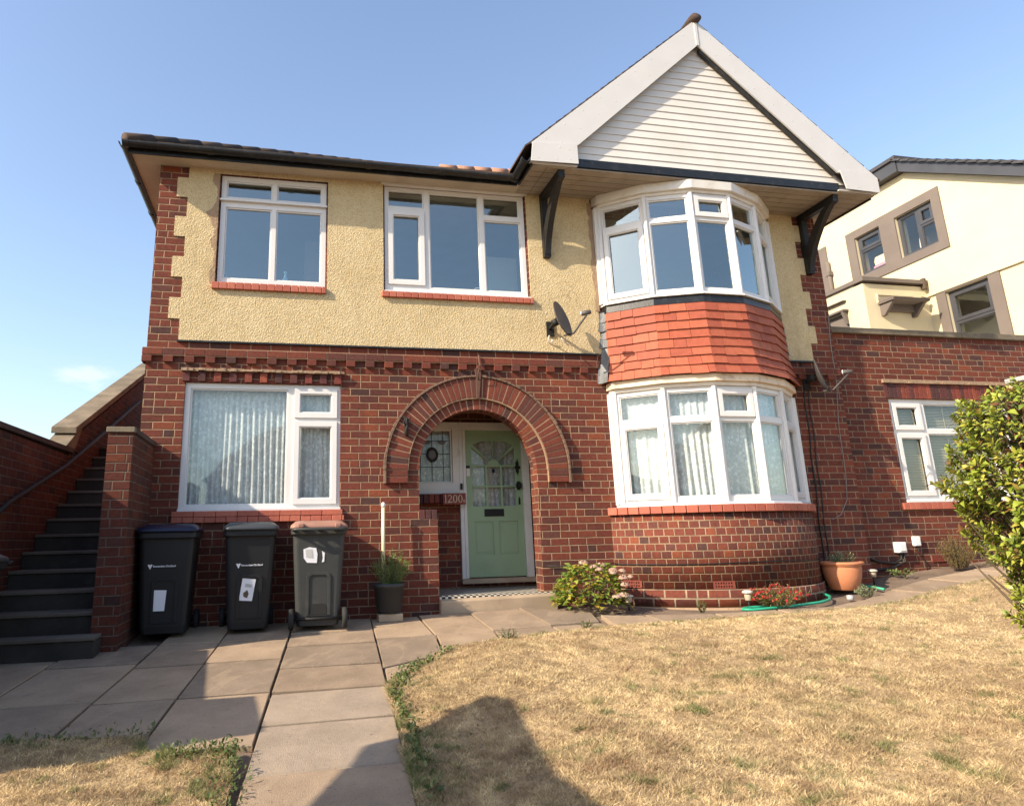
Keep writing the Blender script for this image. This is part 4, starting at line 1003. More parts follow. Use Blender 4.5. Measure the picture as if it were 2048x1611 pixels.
# venetian blind
b = MB()
for k in range(60): z = WO[2]+.08+k*.0235; y_ = WY+.14; b.hexa([(WO[0]+.06, y_, z), (WO[1]-.1, y_, z), (WO[1]-.1, y_+.018, z+.016), (WO[0]+.06, y_+.018, z+.016), (WO[0]+.06, y_, z+.0012), (WO[1]-.1, y_, z+.0012), (WO[1]-.1, y_+.018, z+.0172), (WO[0]+.06, y_+.018, z+.0172)])
for x in (10.54, 10.85, 11.4, 12.0): b.box(x, x+.006, WY+.135, WY+.139, WO[2]+.08, WO[3]-.05)
tag(b.build('venetian_blind', paint('blind_slat', (.55, .48, .36), .5, .05), None, fast=True), 'pale slatted venetian blind inside the single storey wing window', 'blind')

# ------------------------------------------------------------------ net curtains
def curtain(path, z0, z1, label, amp=.022, wl=.085, mat='lace', y=.13, nz=10, hem=.0):
    """path: list of (x,y); hung folds along it"""
    b = MB(); P = [Vector(p) for p in path]; seg = [(P[i+1]-P[i]).length for i in range(len(P)-1)]; L = sum(seg)
    n = int(L/.012); vs = []; uv = []; ph = random.uniform(0, 6); us = 0
    for i in range(n+1):
        d = L*i/n; k = 0
        while k < len(seg)-1 and d > seg[k]: d -= seg[k]; k += 1
        p = P[k].lerp(P[k+1], d/seg[k]); dd = (P[k+1]-P[k]).normalized(); nn = Vector((-dd.y, dd.x))
        s = L*i/n; w = math.sin(s*2*math.pi/wl+1.6*math.sin(s*5.3+ph)+ph)+.5*math.sin(s*2*math.pi/(wl*2.3)+ph*2)
        for j in range(nz+1):
            t = j/nz; a = amp*(.35+.65*(1-t)); q = p+nn*(a*w)
            vs.append((q.x+.01*math.sin(t*3+s*9)*(1-t), q.y, z0+(z1-z0)*t))
    fs = []; uvs = []
    for i in range(n):
        for j in range(nz):
            o = i*(nz+1)+j; fs.append((o, o+nz+1, o+nz+2, o+1)); s0, s1 = L*i/n*1.5, L*(i+1)/n*1.5; t0, t1 = (z1-z0)*j/nz, (z1-z0)*(j+1)/nz
            uvs.append([(s0, t0), (s1, t0), (s1, t1), (s0, t1)])
    b.add(vs, fs, uvs, 0, True); o = b.build('net_curtain', mat, None, fast=True); return tag(o, label, 'curtain')
curtain([(.47, .16), (2.23, .16)], 1.36, 2.79, 'pleated white net curtain behind the wide ground floor window left of the arch', .024, .065)
ins = ring(-.13, False); curtain([(x, y) for x, y in ins], 1.36, 2.74, 'patterned lace net curtain hanging round the ground floor bay window', .022, .09)
curtain([(3.3, YB+.07), (3.9, YB+.07)], 1.60, 2.46, 'lace curtain behind the leaded side window next to the front door', .01, .07, 'lace_door')
curtain([(4.13, YB+.07), (4.79, YB+.07)], 1.36, 2.34, 'gathered lace curtain behind the glazed top of the green door', .01, .07, 'lace_door')
b = MB(); b.tube([(4.02, .2, 4.06), (4.02, .2, 4.17), (4.05, .2, 4.22), (4.12, .2, 4.23), (4.19, .2, 4.21), (4.22, .2, 4.15), (4.23, .2, 4.06)], .009, 8); b.tube([(4.23, .2, 4.0), (4.23, .2, 4.1)], .016, 8)
tag(b.build('kitchen_tap', 'plasticwhite', None), 'white swan neck tap just inside the middle upstairs window', 'tap')
b = MB(); b.box(4.45, 4.9, .9, .94, 3.02, 5.0); b.box(4.49, 4.86, .885, .899, 3.6, 4.85)
tag(b.build('cupboard_door', paint('pale_cupboard', (.62, .6, .57), .5, .04), None), 'pale cupboard door seen through the right light of the middle upstairs window', 'cupboard')
b = MB(); b.lathe([(.03, 4.055), (.034, 4.06), (.034, 4.2), (.014, 4.235), (.012, 4.27), (.02, 4.272), (.02, 4.30), (.004, 4.305)], 1.55, .17, 14)
tag(b.build('bottle', paint('blue_bottle', (.25, .45, .6), .3, .05), None), 'small blue and white bottle on the sill of the upper left window', 'bottle')
b = MB(); b.box(1.80, 2.2, 1.2, 1.25, 3.02, 5.2); tag(b.build('curtain_drape', paint('pink_drape', (.42, .33, .31), .9, .1), None), 'dull pink drape inside the right light of the upper left window', 'curtain')

# ------------------------------------------------------------------ satellite dishes
def dish(loc, n, label, rad=.22, wallx=None, dark='dishgrey', armlen=.36):
    t = thing('satellite_dish', label, 'satellite dish', loc, 0, 'satellite dishes on the front wall')
    n = Vector(n).normalized(); c = Vector(loc); z = Vector((0, 0, 1)); u = z.cross(n).normalized(); v = n.cross(u)
    mp = lambda x, y, zz: tuple(c+u*x+v*y*1.12+n*zz)
    b = MB(); prof = [(.002, -.0)]+[(rad*k/8, .055*(k/8)**2) for k in range(1, 9)]
    b.lathe(prof, 0, 0, 36, mp=mp, cap=False); b.lathe([(p[0], p[1]-.007) for p in prof]+[(rad+.004, .048), (rad+.004, .058), (rad, .055)], 0, 0, 36, mp=mp, cap=False)
    b.build('reflector', dark, t, fast=True)
    b = MB(); e = c-v*rad*1.0-n*.01; tip = c+n*armlen-v*.10; b.tube([e, c-v*rad*1.12+n*.12-v*.0, tip], [.014, .013, .012], 8); b.build('arm', dark, t)
    b = MB(); d = (c-tip).normalized(); b.tube([tip+d*.05+v*.03, tip+d*.03+v*.03, tip-d*.06+v*.03], [.03, .032, .028], 12, 0); b.build('receiver', 'dishgrey', t)
    b = MB(); b.tube([tip+d*.062+v*.03, tip+d*.05+v*.03], .031, 12); b.build('receiver_cap', 'plasticwhite', t)
    b = MB(); w = c-n*.02; b.tube([w, w-n*.07], .05, 10); b.tube([w-n*.05, Vector((w.x-.03, -.03, w.z-.04))], .02, 8); b.box(w.x-.07, w.x+.03, -.035, -.017, w.z-.14, w.z+.06); b.build('mount', 'iron', t)
    return t, tip, c, v
dn = (.70, -.70, .28)
d1, tip, cc, vv = dish((5.02, -.26, 3.665), dn, 'dark grey mesh satellite dish on the yellow roughcast between middle window and bay')
d2 = dish((8.80, -.20, 3.03), (.66, -.70, .22), 'shaded grey satellite dish on the brick corner right of the bay', .215)
b = MB(); b.tube([(4.93, -.12, 3.5), (4.95, -.03, 3.44), (5.0, -.03, 3.41), (4.99, -.06, 3.47)], .008, 6); b.tube([(5.06, -.2, 3.44), (5.2, -.1, 3.38)], .010, 6)
tag(b.build('cable', 'plasticwhite', None), 'short looped white cable under the dish on the yellow wall', 'cable')
b = MB()
def wob(x, z0, z1, dx=0, n=14, y=-.012): return [(x+dx*i/n+.012*math.sin(i*1.7), y, z0+(z1-z0)*i/n) for i in range(n+1)]
b.tube(wob(8.74, 3.28, .25, -.12), .010, 6); b.tube(wob(8.80, 3.2, .25, -.10), .008, 6)
tag(b.build('cable', 'cable', None), 'pair of black cables running down the wall right of the bay', 'cable')
b = MB(); b.tube([(9.33-.03*math.sin(i*.8)*.5-.012*i, -.014, 4.0-i*.165) for i in range(17)]+[(9.0, -.015, 1.16), (8.86, -.015, 1.10)], .006, 6)
tag(b.build('cable', 'cablegrey', None), 'thin grey wire hanging down the corner where house and wing meet', 'cable')
b = MB(); x0 = wx(9.80); b.box(x0, x0+.14, WY-.09, WY-.001, wz(.64), wz(.78)); b.box(x0+.02, x0+.12, WY-.105, WY-.091, wz(.66), wz(.76)); tag(b.build('utility_box', 'plasticwhite', None, bevel=.012), 'white plastic junction box low on the wing wall with black cables under it', 'utility box')
b = MB(); b.box(wx(10.12), wx(10.22), WY-.06, WY-.001, wz(.72), wz(.85)); tag(b.build('utility_box', 'plasticwhite', None, bevel=.012), 'smaller higher white junction box on the wing wall nearer the bush', 'utility box')
b = MB(); W3 = lambda P: [(wx(x), WY-.025-d, wz(z)) for x, d, z in P]
b.tube(W3([(9.87, .03, .66), (9.86, .02, .55), (9.75, 0, .50), (9.5, 0, .53), (9.33, 0, .60), (9.28, 0, .72)]), .016, 8); b.tube(W3([(9.90, .03, .66), (9.92, .02, .52), (9.7, 0, .44), (9.4, 0, .42), (9.2, 0, .40)]), .016, 8); b.tube(W3([(10.17, .01, .73), (10.19, 0, .6), (10.28, 0, .5), (10.27, 0, .38)]), .008, 6)
tag(b.build('cable', 'cable', None), 'black cables sagging along the wing wall from the white boxes', 'cable')

# ------------------------------------------------------------------ left steps, pier, boundary wall
b = MB()
SR, ST, SY, SZ = .325, .18, -1.34, .215
for k in range(13):
    y0 = SY+SR*k; z1 = SZ+ST*k; x1 = .03 if k == 0 else -.068
    b.box(-1.058, x1, y0+.012, (y0+SR+.3) if k else -1.103, -.1, z1-.035)
    b.box(-1.058, x1, y0-.008, (y0+SR+.2) if k else -1.103, z1-.0345, z1, 1)
if True:
    st = b.build('stone_steps', ['stairriser', 'stairstone'], None, bevel=.008); tag(st, 'flight of shaded stone steps climbing the left side of the house', 'steps')
pw = thing('pier_wall', 'narrow brick pier wall with stone cap between the steps and the bins', 'wall', (.05, -.55, .05))
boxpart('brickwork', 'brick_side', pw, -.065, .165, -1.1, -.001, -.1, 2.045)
b = MB(); b.box(-.08, .18, -1.12, -1.05, 2.047, 2.10); b.build('coping', 'coping', pw, bevel=.006); b = MB(); b.box(-.078, .182, -1.0495, -.001, 2.047, 2.102); b.build('coping', 'copingshade', pw, bevel=.006)  # rear length of the cap takes the coping colour with painted shade
bw = thing('boundary_wall', 'high brick boundary wall left of the steps, its coping rising with the flight', 'wall', (-1.2, 0, .05))
b = MB(); mpx = lambda a, bb, c: (c, a, bb)
b.plate(mpx, [[(-4.42, -.6), (9, -.6), (9, 5.6), (1.34, 2.34), (1.34, 2.085), (-1.9, 2.085), (-1.9, 1.335), (-3.70, 1.335), (-3.70, 1.54), (-4.42, 1.54)]], -1.30, -1.06)
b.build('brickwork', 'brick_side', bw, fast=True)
b = MB(); b.plate(mpx, [[(-1.92, 2.087), (1.30, 2.13), (1.30, 2.19), (-1.92, 2.145)]], -1.32, -1.04); b.build('coping', 'copingshade', bw, bevel=.006); b = MB(); b.plate(mpx, [[(1.30, 2.385), (9, 5.64), (9, 5.74), (1.30, 2.47)]], -1.335, -1.03); b.build('coping', 'coping', bw, bevel=.008); b = MB()
b.plate(mpx, [[(1.02, 2.19), (1.38, 2.19), (1.62, 2.50), (1.45, 2.44)]], -1.31, -1.05)
b.box(-1.33, -1.03, -3.72, -1.93, 1.337, 1.40); b.box(-1.34, -1.02, -4.45, -3.69, 1.542, 1.625); b.build('coping', 'coping', bw, bevel=.006)
b = MB(); b.tube([(-1.0, -1.0, 1.28), (-.985, -.77, 1.40), (-.985, .884, 1.93), (-.985, 4.6, 3.45)], .024, 10)
for y, z in ((-.5, 1.49), (1.5, 2.18), (3.4, 2.96)): b.tube([(-.985, y, z), (-1.03, y, z-.03), (-1.0605, y, z-.03)], .012, 6)
tag(b.build('handrail', 'iron', None), 'black metal handrail fixed along the boundary wall above the steps', 'handrail')
b = MB(); b.tube([(-1.2, -1.0, 2.15), (-1.2, -1.0, 2.24)], .015, 8); b.tube([(-1.2, -1.3, 2.232), (-1.2, -.96, 2.235)], .013, 8)
tag(b.build('metal_rail', 'dishlight', None), 'stub of grey metal rail on the boundary wall at the left frame edge', 'rail')

# ------------------------------------------------------------------ wheelie bins
def rr(w, d, z, r=.05, n=4, yo=0):
    P = []
    for cx, cy, a0 in ((w/2-r, d/2-r, 0), (-w/2+r, d/2-r, 90), (-w/2+r, -d/2+r, 180), (w/2-r, -d/2+r, 270)):
        for k in range(n+1): a = R(a0+90*k/n); P.append((cx+r*math.cos(a), cy+yo+r*math.sin(a), z))
    return P
def wheelie(label, loc, rz, body, lid, kind, w=.57):
    t = thing('wheelie_bin', label, 'wheelie bin', loc, rz, 'wheelie bins by the front wall')
    b = MB(); b.loft([rr(w*.74, .50, .03, .05), rr(w*.78, .52, .10, .05), rr(w*.94, .62, .90, .055), rr(w*.95, .63, .945, .055)]); 
    b.loft([rr(w*.99, .68, .935, .06), rr(w*1.01, .70, .945, .06), rr(w*1.01, .70, .995, .06), rr(w*.98, .67, 1.0, .06)])
    # front panel rib and rear recess
    fy = lambda z: -(.52+(.62-.52)*(z-.10)/.80)/2
    by = lambda z: -fy(z)
    def onface(P, sgn, d0, d1):
        vs = [(x, sgn*(by(z))+sgn*d0, z) for x, z in P]; ve = [(x, sgn*(by(z))+sgn*d1, z) for x, z in P]; n = len(P)
        b.add(vs+ve, [tuple(range(n)), tuple(range(n, 2*n))]+[(i, (i+1) % n, n+(i+1) % n, n+i) for i in range(n)])
    s = 1 if kind == 'rear' else -1
    arch = lambda hw, z0, z1, r: [(-hw, z0), (hw, z0), (hw, z1-r)]+[(hw-r+r*math.cos(a), z1-r+r*math.sin(a)) for a in np.linspace(0, math.pi/2, 5)[1:]]+[(-hw+r-r*math.sin(a), z1-r+r*math.cos(a)) for a in np.linspace(0, math.pi/2, 5)[1:]]+[(-hw, z1-r)]
    A, B = arch(.125, .13, .56, .05), arch(.095, .135, .53, .04)
    for i in range(len(A)):
        j = (i+1) % len(A)
        q = [A[i], A[j], B[j], B[i]]; onface(q, s, -.004, .012)
    b.build('body', body, t, bevel=.004, local=True)
    b = MB(); b.loft([rr(w*1.03, .72, .998, .06, 5, -.01), rr(w*1.05, .73, 1.015, .06, 5, -.01), rr(w*1.03, .71, 1.035, .07, 5, -.01), rr(w*.86, .56, 1.075, .1, 5, -.01), rr(w*.80, .50, 1.08, .1, 5, -.01), rr(w*.74, .44, 1.066, .08, 5, -.01)], sm=True)
    b.build('lid', lid, t, local=True)
    b = MB(); yb = .40
    b.tube([(-w*.47, yb-.06, .985), (-w*.47, yb, .99), (-w*.40, yb+.02, .99), (w*.40, yb+.02, .99), (w*.47, yb, .99), (w*.47, yb-.06, .985)], .016, 8)
    for x in (-.16, .0, .16): b.box(x-.02, x+.02, yb-.06, yb+.015, .975, 1.0)
    b.build('handle', body, t, local=True)
    b = MB(); b.tube([(-w*.46, .27, .10), (w*.46, .27, .10)], .014, 8); b.build('axle', 'iron', t, local=True)
    for sx in (-1, 1):
        b = MB(); x = sx*w*.475
        b.lathe([(.03, -.024), (.085, -.026), (.10, -.02), (.103, 0), (.10, .02), (.085, .026), (.03, .024)], 0, 0, 24, mp=lambda a, c, z, x=x: (x+z, .28+a, .103+c)); b.build('wheel', 'wheel', t, local=True)
    if kind == 'rear':
        for x in (-.19, .19):
            b = MB(); b.tube([(x, .37, 1.0), (x, .37, 1.04)], .03, 8); b.box(x-.03, x+.03, .30, .40, 1.01, 1.05); b.build('hinge', lid, t, local=True, bevel=.008)
    return t, fy
def on_bin(t, fy, P, name, mat, s=-1, d=.0035):
    b = MB(); n = len(P); vs = [(x, s*(-fy(z))+s*d, z) for x, z in P]; ve = [(x, s*(-fy(z))+s*(d+.0015), z) for x, z in P]
    b.add(vs+ve, [tuple(range(n)), tuple(range(n, 2*n))[::-1]]+[(i, (i+1) % n, n+(i+1) % n, n+i) for i in range(n)]); o = b.build(name, mat, t, local=True); return o
def bin_logo(t, fy, x0, z0, w):
    P = [(x0, z0+.02), (x0+.012, z0+.027), (x0+.022, z0+.018), (x0+.034, z0+.027), (x0+.046, z0+.02), (x0+.024, z0-.024)]
    on_bin(t, fy, P, 'heart_logo', 'sticker')
    tl = math.atan2(.10, .80*2)
    o = text_mesh('Remember.On.Send', .026, 'bin_lettering', 'sticker', Matrix.Translation((x0+.05, fy(z0)-.004, z0-.002)) @ RXm, t, .0008, 1.0, .0005)
bz = lambda x, y: float(G(x, y))+.004
t, fy = wheelie('charcoal bin with dark blue lid and blank white label beside the brick pier', (.47, -.40, bz(.47, -.4)), R(2), 'bin1', 'lidblue', 'front')
bin_logo(t, fy, -.17, .665, .2); on_bin(t, fy, [(-.125, .245), (.008, .245), (.02, .44), (-.113, .445)], 'label', 'sticker')
t, fy = wheelie('charcoal bin with grey lid and tilted printed label, middle of the three bins', (1.27, -.40, bz(1.27, -.4)), R(5), 'bin1', 'lidgrey', 'front', .53)
bin_logo(t, fy, -.14, .645, .2); on_bin(t, fy, [(-.10, .31), (.03, .30), (.06, .51), (-.07, .525)], 'label', 'sticker')
on_bin(t, fy, [(-.055, .345), (-.02, .33), (-.005, .37), (-.02, .41), (-.06, .38)], 'label_print', 'bark', d=.0055); on_bin(t, fy, [(-.045, .44), (.02, .43), (.025, .46), (-.04, .475)], 'label_print', 'sticker_pale', d=.0055)
t, fy = wheelie('grey bin with brown lid standing backwards under the window, torn white sticker', (1.985, -.42, bz(1.985, -.42)), R(180), 'bin3', 'lidbrown', 'rear')
on_bin(t, fy, [(.16, .79), (.155, .70), (.12, .655), (.02, .65), (.015, .74), (.03, .80), (.10, .81)], 'torn_sticker', 'sticker', s=1); on_bin(t, fy, [(.14, .79), (.07, .79), (.06, .70), (.13, .71)], 'torn_sticker', 'sticker_pale', s=1, d=.006); on_bin(t, fy, [(-.03, .655), (-.055, .66), (-.06, .75), (-.03, .77), (-.04, .70)], 'torn_sticker', 'sticker', s=1)
on_bin(t, fy, [(-.09, .14), (.09, .14), (.075, .23), (.06, .245), (-.06, .245), (-.075, .23)], 'recess_shade', 'wheel', s=1)  # flat dark patch for the shade inside the foot opening
t, fy = wheelie('shaded bin with pale grey lid cut off by the left frame edge', (-1.0, -1.80, bz(-.8, -1.85)-.12), R(-12), 'bin1', 'lidgrey', 'front')

# ------------------------------------------------------------------ pots, pole, lamps, hose
b = MB(); b.lathe([(.10, .19), (.135, .20), (.165, .46), (.178, .462), (.182, .50), (.17, .505), (.155, .47), (.02, .455)], 2.78, -.27, 28); tag(b.build('plant_pot', 'potgrey', None), 'dark grey plastic plant pot standing on a stone by the porch', 'plant pot')
b = MB(); b.box(2.65, 2.92, -.38, -.20, .105, .188); tag(b.build('stone_block', 'stone', None, bevel=.012), 'flat stone block under the dark grey plant pot', 'stone block')
b = MB(); b.tube([(2.735, -.16, .30), (2.735, -.155, .9), (2.738, -.15, 1.36)], .021, 12); po = tag(b.build('wooden_pole', 'pole', None), 'pale yellow pole standing in the dark pot against the brickwork', 'pole')
b = MB(); b.tube([(2.738, -.15, 1.34), (2.738, -.15, 1.375), (2.738, -.15, 1.395)], [.026, .026, .010], 12); sub(b.build('pole_cap', 'plasticwhite', None), po)
pz = float(G(8.62, -.28))
b = MB(); b.lathe([(.15, pz), (.17, pz+.01), (.215, pz+.17), (.228, pz+.27), (.222, pz+.295), (.258, pz+.312), (.262, pz+.342), (.24, pz+.346), (.215, pz+.33), (.02, pz+.31)], 8.62, -.30, 36); tag(b.build('terracotta_pot', 'potclay', None), 'wide terracotta pot against the wall right of the bay', 'plant pot')
def solar(x, y, label, h=.17, rz=0):
    z = float(G(x, y)); t = thing('solar_light', label, 'garden light', (x, y, z), 0, 'small solar garden lights')
    one(lambda q: q.tube([(x, y, z-.03), (x, y, z+h*.5)], .010, 8), 'spike', 'iron', t)
    one(lambda q: q.lathe([(.030, z+h*.4), (.036, z+h*.45), (.042, z+h*.8), (.040, z+h*.82)], x, y, 16), 'lens', 'bulb', t)
    one(lambda q: q.lathe([(.058, z+h*.82), (.062, z+h*.86), (.055, z+h*.95), (.03, z+h)], x, y, 18), 'cap', 'brass', t)
solar(5.52, -.52, 'small solar light in the shade right of the hydrangea', .15); solar(6.78, -.93, 'small solar light beside the red flowered fuchsia', .19); solar(9.17, -.20, 'small solar light near the wing wall past the terracotta pot', .17)
hz = lambda x, y: (x, y, float(G(x, y))+.012)
b = MB(); b.tube([hz(*p) for p in ((6.95, -1.0), (6.8, -.98), (6.66, -1.0), (6.60, -1.06), (6.68, -1.11), (6.85, -1.10), (7.2, -1.06), (7.5, -1.0), (7.7, -.95), (7.9, -.85), (8.08, -.66), (8.16, -.45), (8.22, -.3), (8.35, -.1), (8.6, -.06), (8.85, -.2), (8.92, -.42), (8.9, -.62))], .016, 10)
tag(b.build('garden_hose', 'hose', None), 'green garden hose winding along the bed in front of the bay', 'hose')
b = MB(); z = float(G(8.1, -1.0)); b.lathe([(.035, z), (.04, z+.01), (.036, z+.05), (.01, z+.055)], 8.25, -.78, 14); tag(b.build('glass_jar', 'dishlight', None), 'small glassy jar lying on the soil beside the terracotta pot', 'jar')

# ------------------------------------------------------------------ plants
def leaf(mb, p, d, n, L, w, fold=.25, curl=.15):
    d = d.normalized(); s = d.cross(n)
    if s.length < 1e-4: s = d.orthogonal()
    s.normalize(); n = s.cross(d)
    a = p; m1 = p+d*L*.45+n*L*curl*.3; tip = p+d*L-n*L*curl
    l1 = p+d*L*.22+s*w*.40+n*w*fold*.6; l2 = p+d*L*.58+s*w*.5+n*w*fold; r1 = p+d*L*.22-s*w*.40+n*w*fold*.6; r2 = p+d*L*.58-s*w*.5+n*w*fold; m2 = p+d*L*.7+n*L*curl*.1
    mb.add([a, m1, tip, l1, l2, r1, r2], [(0, 1, 4, 3), (1, 2, 4), (0, 5, 6, 1), (1, 6, 2)], None, 0, True)
rv = lambda s=1: Vector((random.gauss(0, 1), random.gauss(0, 1), random.gauss(0, 1))).normalized()*s
def bush_right():
    t = thing('bush', 'bright yellow green leafy bush at the right edge of the lawn', 'bush', (5.6, -5.3, float(G(5.6, -5.3))))
    b = MB(); z0 = float(lawn_h(np.array(5.6), np.array(-5.3), LEDGE)); base = Vector((5.72, -5.28, z0-.05)); lf = MB()
    cen = Vector((5.74, -5.33, 1.02))
    tips = []
    for i in range(46):
        a = random.uniform(0, 2*math.pi); zt = random.uniform(.35, 1.62); rad = (.30+.34*min(1, max(0, (zt-.15)/.55)))*random.uniform(.55, 1)*(1 if zt < 1.35 else .8)
        tp = Vector((cen.x+rad*math.cos(a), cen.y+rad*math.sin(a), zt)); mid = base.lerp(tp, .5)+Vector((0, 0, .12))+rv(.05)
        b.tube([base+rv(.04), mid, tp], [.016, .010, .004], 5, 0, False); tips.append((mid, tp))
    def prof(z):   # crown radius by height
        return np.interp(z, [.12, .3, .55, .7, .9, 1.2, 1.48, 1.64, 1.73], [.24, .36, .40, .45, .54, .61, .56, .42, .06])
    inn = MB()
    for i in range(3200):
        z = random.uniform(.2, 1.62); a = random.uniform(0, 6.283); r = prof(z)*random.uniform(.35, .82)
        leaf(inn, Vector((cen.x+r*math.cos(a), cen.y+r*math.sin(a), z)), rv(), rv(), random.uniform(.035, .06), .022, .2, .2)
    inn.build('inner_foliage', 'leaf_old', t, fast=True)
    for i in range(1300):
        z = random.uniform(.16, 1.70); a = random.uniform(0, 6.283)
        if z < .8 and random.random() < .38: continue
        if math.sin(a*4+z*6)+math.sin(a*7-z*9) < -1.25: continue
        r = prof(z)*random.uniform(.72, 1.0); o = Vector((math.cos(a), math.sin(a), .35+.9*(z-.95))).normalized()
        ax = (o*.8+Vector((0, 0, .45))+rv(.35)).normalized(); base_ = Vector((cen.x+r*math.cos(a), cen.y+r*math.sin(a), z)); Ls = random.uniform(.04, .105); big = random.uniform(.75, 1.25); m_ = random.randint(11, 19)
        s1_ = ax.orthogonal().normalized(); s2_ = ax.cross(s1_); ph = random.uniform(0, 6.28)
        b.tube([base_-ax*.08, base_+ax*Ls], [.004, .002], 4, 0, False)
        for k in range(m_):
            q = k/(m_-1); an = ph+k*2.4; rad_ = s1_*math.cos(an)+s2_*math.sin(an)
            d = (rad_*(1.1-.55*q)+ax*(.25+.8*q)+rv(.22)-Vector((0, 0, .12))).normalized(); L = random.uniform(.034, .060)*big*(1-.3*q)
            leaf(lf, base_+ax*Ls*q, d, (ax+rad_*-.2+rv(.25)).normalized(), L, L*random.uniform(.40, .54), random.uniform(.1, .3), random.uniform(.05, .3))
    b.build('branches', 'bark', t, fast=True); lf.build('foliage', 'leaf_bush', t, fast=True)
bush_right()
def hydrangea():
    cx, cy = 5.10, -.42; z0 = float(G(cx, cy)); t = thing('hydrangea', 'hydrangea bush with faded pink flower heads between the porch and the bay', 'shrub', (cx, cy, z0))
    b = MB()
    for i in range(16):
        a = random.uniform(0, 6.28); r = random.uniform(.1, .3); b.tube([(cx, cy, z0), (cx+r*.5*math.cos(a), cy+r*.5*math.sin(a), z0+.2), (cx+r*math.cos(a), cy+r*.8*math.sin(a), z0+.36)], [.008, .006, .004], 5, 0, False)
    b.build('stems', 'bark', t, fast=True)
    b = MB()
    for i in range(620):
        a = random.uniform(0, 6.28); h = random.random(); rr_ = (.40*math.sqrt(max(0, 1-(h*.92)**2))+.03)*(.55+.45*random.random()**.5); z = z0+.02+h*.44
        p = Vector((cx+rr_*math.cos(a)*1.0, cy+rr_*math.sin(a)*.75, z)); o = Vector((math.cos(a), math.sin(a), .6)); d = (o+rv(.6)-Vector((0, 0, .25))).normalized(); L = random.uniform(.06, .10)
        leaf(b, p, d, (Vector((0, 0, 1))+o*.4+rv(.3)).normalized(), L, L*.62, .18, .25)
    b.build('foliage', 'leaf_hyd', t, fast=True)
    for (dx, dy, dz, rad) in ((-.10, -.10, .50, .055), (.0, -.16, .455, .05), (.10, -.14, .47, .055), (.03, -.22, .43, .045), (.22, -.18, .41, .055), (.34, -.16, .40, .045), (.30, -.26, .33, .058), (.30, -.29, .26, .05), (.16, -.34, .135, .055), (.25, -.33, .15, .06), (.19, -.24, .39, .04), (.42, -.2, .34, .035)):
        b = MB(); c = Vector((cx+dx, cy+dy, z0+dz))
        for k in range(90):
            n = rv(); n.z = abs(n.z)*.8+.1*n.z; n.normalize(); p = c+Vector((n.x, n.y, n.z*.7))*rad; s = n.orthogonal().normalized(); u = n.cross(s); L = .011
            b.add([p+s*L, p+u*L, p-s*L, p-u*L], [(0, 1, 2, 3)])
        b.build('flower_head', 'petal_hyd', t, fast=True)
hydrangea()
def tufts(name, label, cat, cx, cy, z0, n, h, spread, mat, leaf_l=.02, leaf_w=.006, per=26, flowers=None, lean=.5, group=None):
    t = thing(name, label, cat, (cx, cy, z0), 0, group); b = MB(); s = MB(); fl = MB()
    for i in range(n):
        a = random.uniform(0, 6.28); r = spread*math.sqrt(random.random()); base = Vector((cx+r*.35*math.cos(a), cy+r*.35*math.sin(a), z0)); hh = h*random.uniform(.5, 1)
        tip = Vector((cx+r*math.cos(a), cy+r*math.sin(a), z0+hh*(1-.35*(r/spread)**2))); mid = base.lerp(tip, .5)+Vector((0, 0, hh*.12*lean))
        s.tube([base, mid, tip], [.003, .0025, .0015], 4, 0, False)
        for k in range(per):
            q = (k+1)/per; p = base.lerp(mid, min(1, q*2)) if q < .5 else mid.lerp(tip, q*2-1); d = ((tip-base).normalized()*.6+rv(.9)).normalized(); L = leaf_l*random.uniform(.7, 1.3)
            leaf(b, p, d, rv(), L, leaf_w*random.uniform(.8, 1.2), .1, .1)
        if flowers and random.random() < flowers:
            fl = MB()
            for _ in range(5): leaf(fl, tip+rv(.012)-Vector((0, 0, .01)), (rv(.5)-Vector((0, 0, .6))).normalized(), rv(), .024, .013, .2, .1)
            fl.build('flower', 'petal_red', t, fast=True)
    s.build('stems', 'bark', t, fast=True); b.build('foliage', mat, t, fast=True)
    return t
tufts('rosemary', 'bright green rosemary growing in the dark grey pot by the porch', 'plant', 2.80, -.28, .46, 56, .43, .24, 'leaf_rose', .026, .0045, 60)
tufts('succulent_plant', 'grey green plant growing in the terracotta pot', 'plant', 8.64, -.30, pz+.31, 40, .17, .17, 'leaf_grey', .03, .010, 18)
tufts('fuchsia', 'low fuchsia with red flowers in the bed below the bay', 'shrub', 7.10, -.99, float(G(7.1, -.99)), 95, .27, .36, 'leaf_fuch', .024, .012, 16, flowers=.95)
tufts('weed', 'small green weed in the crack before the middle of the bay', 'weed', 6.12, -1.03, float(G(6.12, -1.03)), 14, .15, .06, 'leaf_weed', .02, .008, 14)
tufts('weed', 'pale bushy weed in the soil in front of the terracotta pot', 'weed', 8.48, -.80, float(G(8.48, -.8)), 40, .17, .13, 'leaf_grey', .02, .009, 16)
tufts('weed', 'flat leafy weed under the airbrick on the wing wall', 'weed', 9.75, -.06, float(G(9.75, -.06)), 22, .09, .17, 'leaf_weed', .035, .018, 8)
tufts('dry_shrub', 'dry brown fern like plant against the wing wall left of the bush', 'plant', 10.55, -.20, float(G(10.55, -.2)), 90, .52, .24, 'leaf_dry', .022, .007, 34)
tufts('weed', 'tall green weed by the wing wall next to the dry brown plant', 'weed', 11.05, -.25, float(G(11.05, -.25)), 16, .48, .15, 'leaf_weed', .07, .018, 22)
tufts('weed', 'green weed by the wing wall half hidden behind the bush', 'weed', 11.6, -.25, float(G(11.6, -.25)), 14, .45, .16, 'leaf_weed', .07, .018, 18)
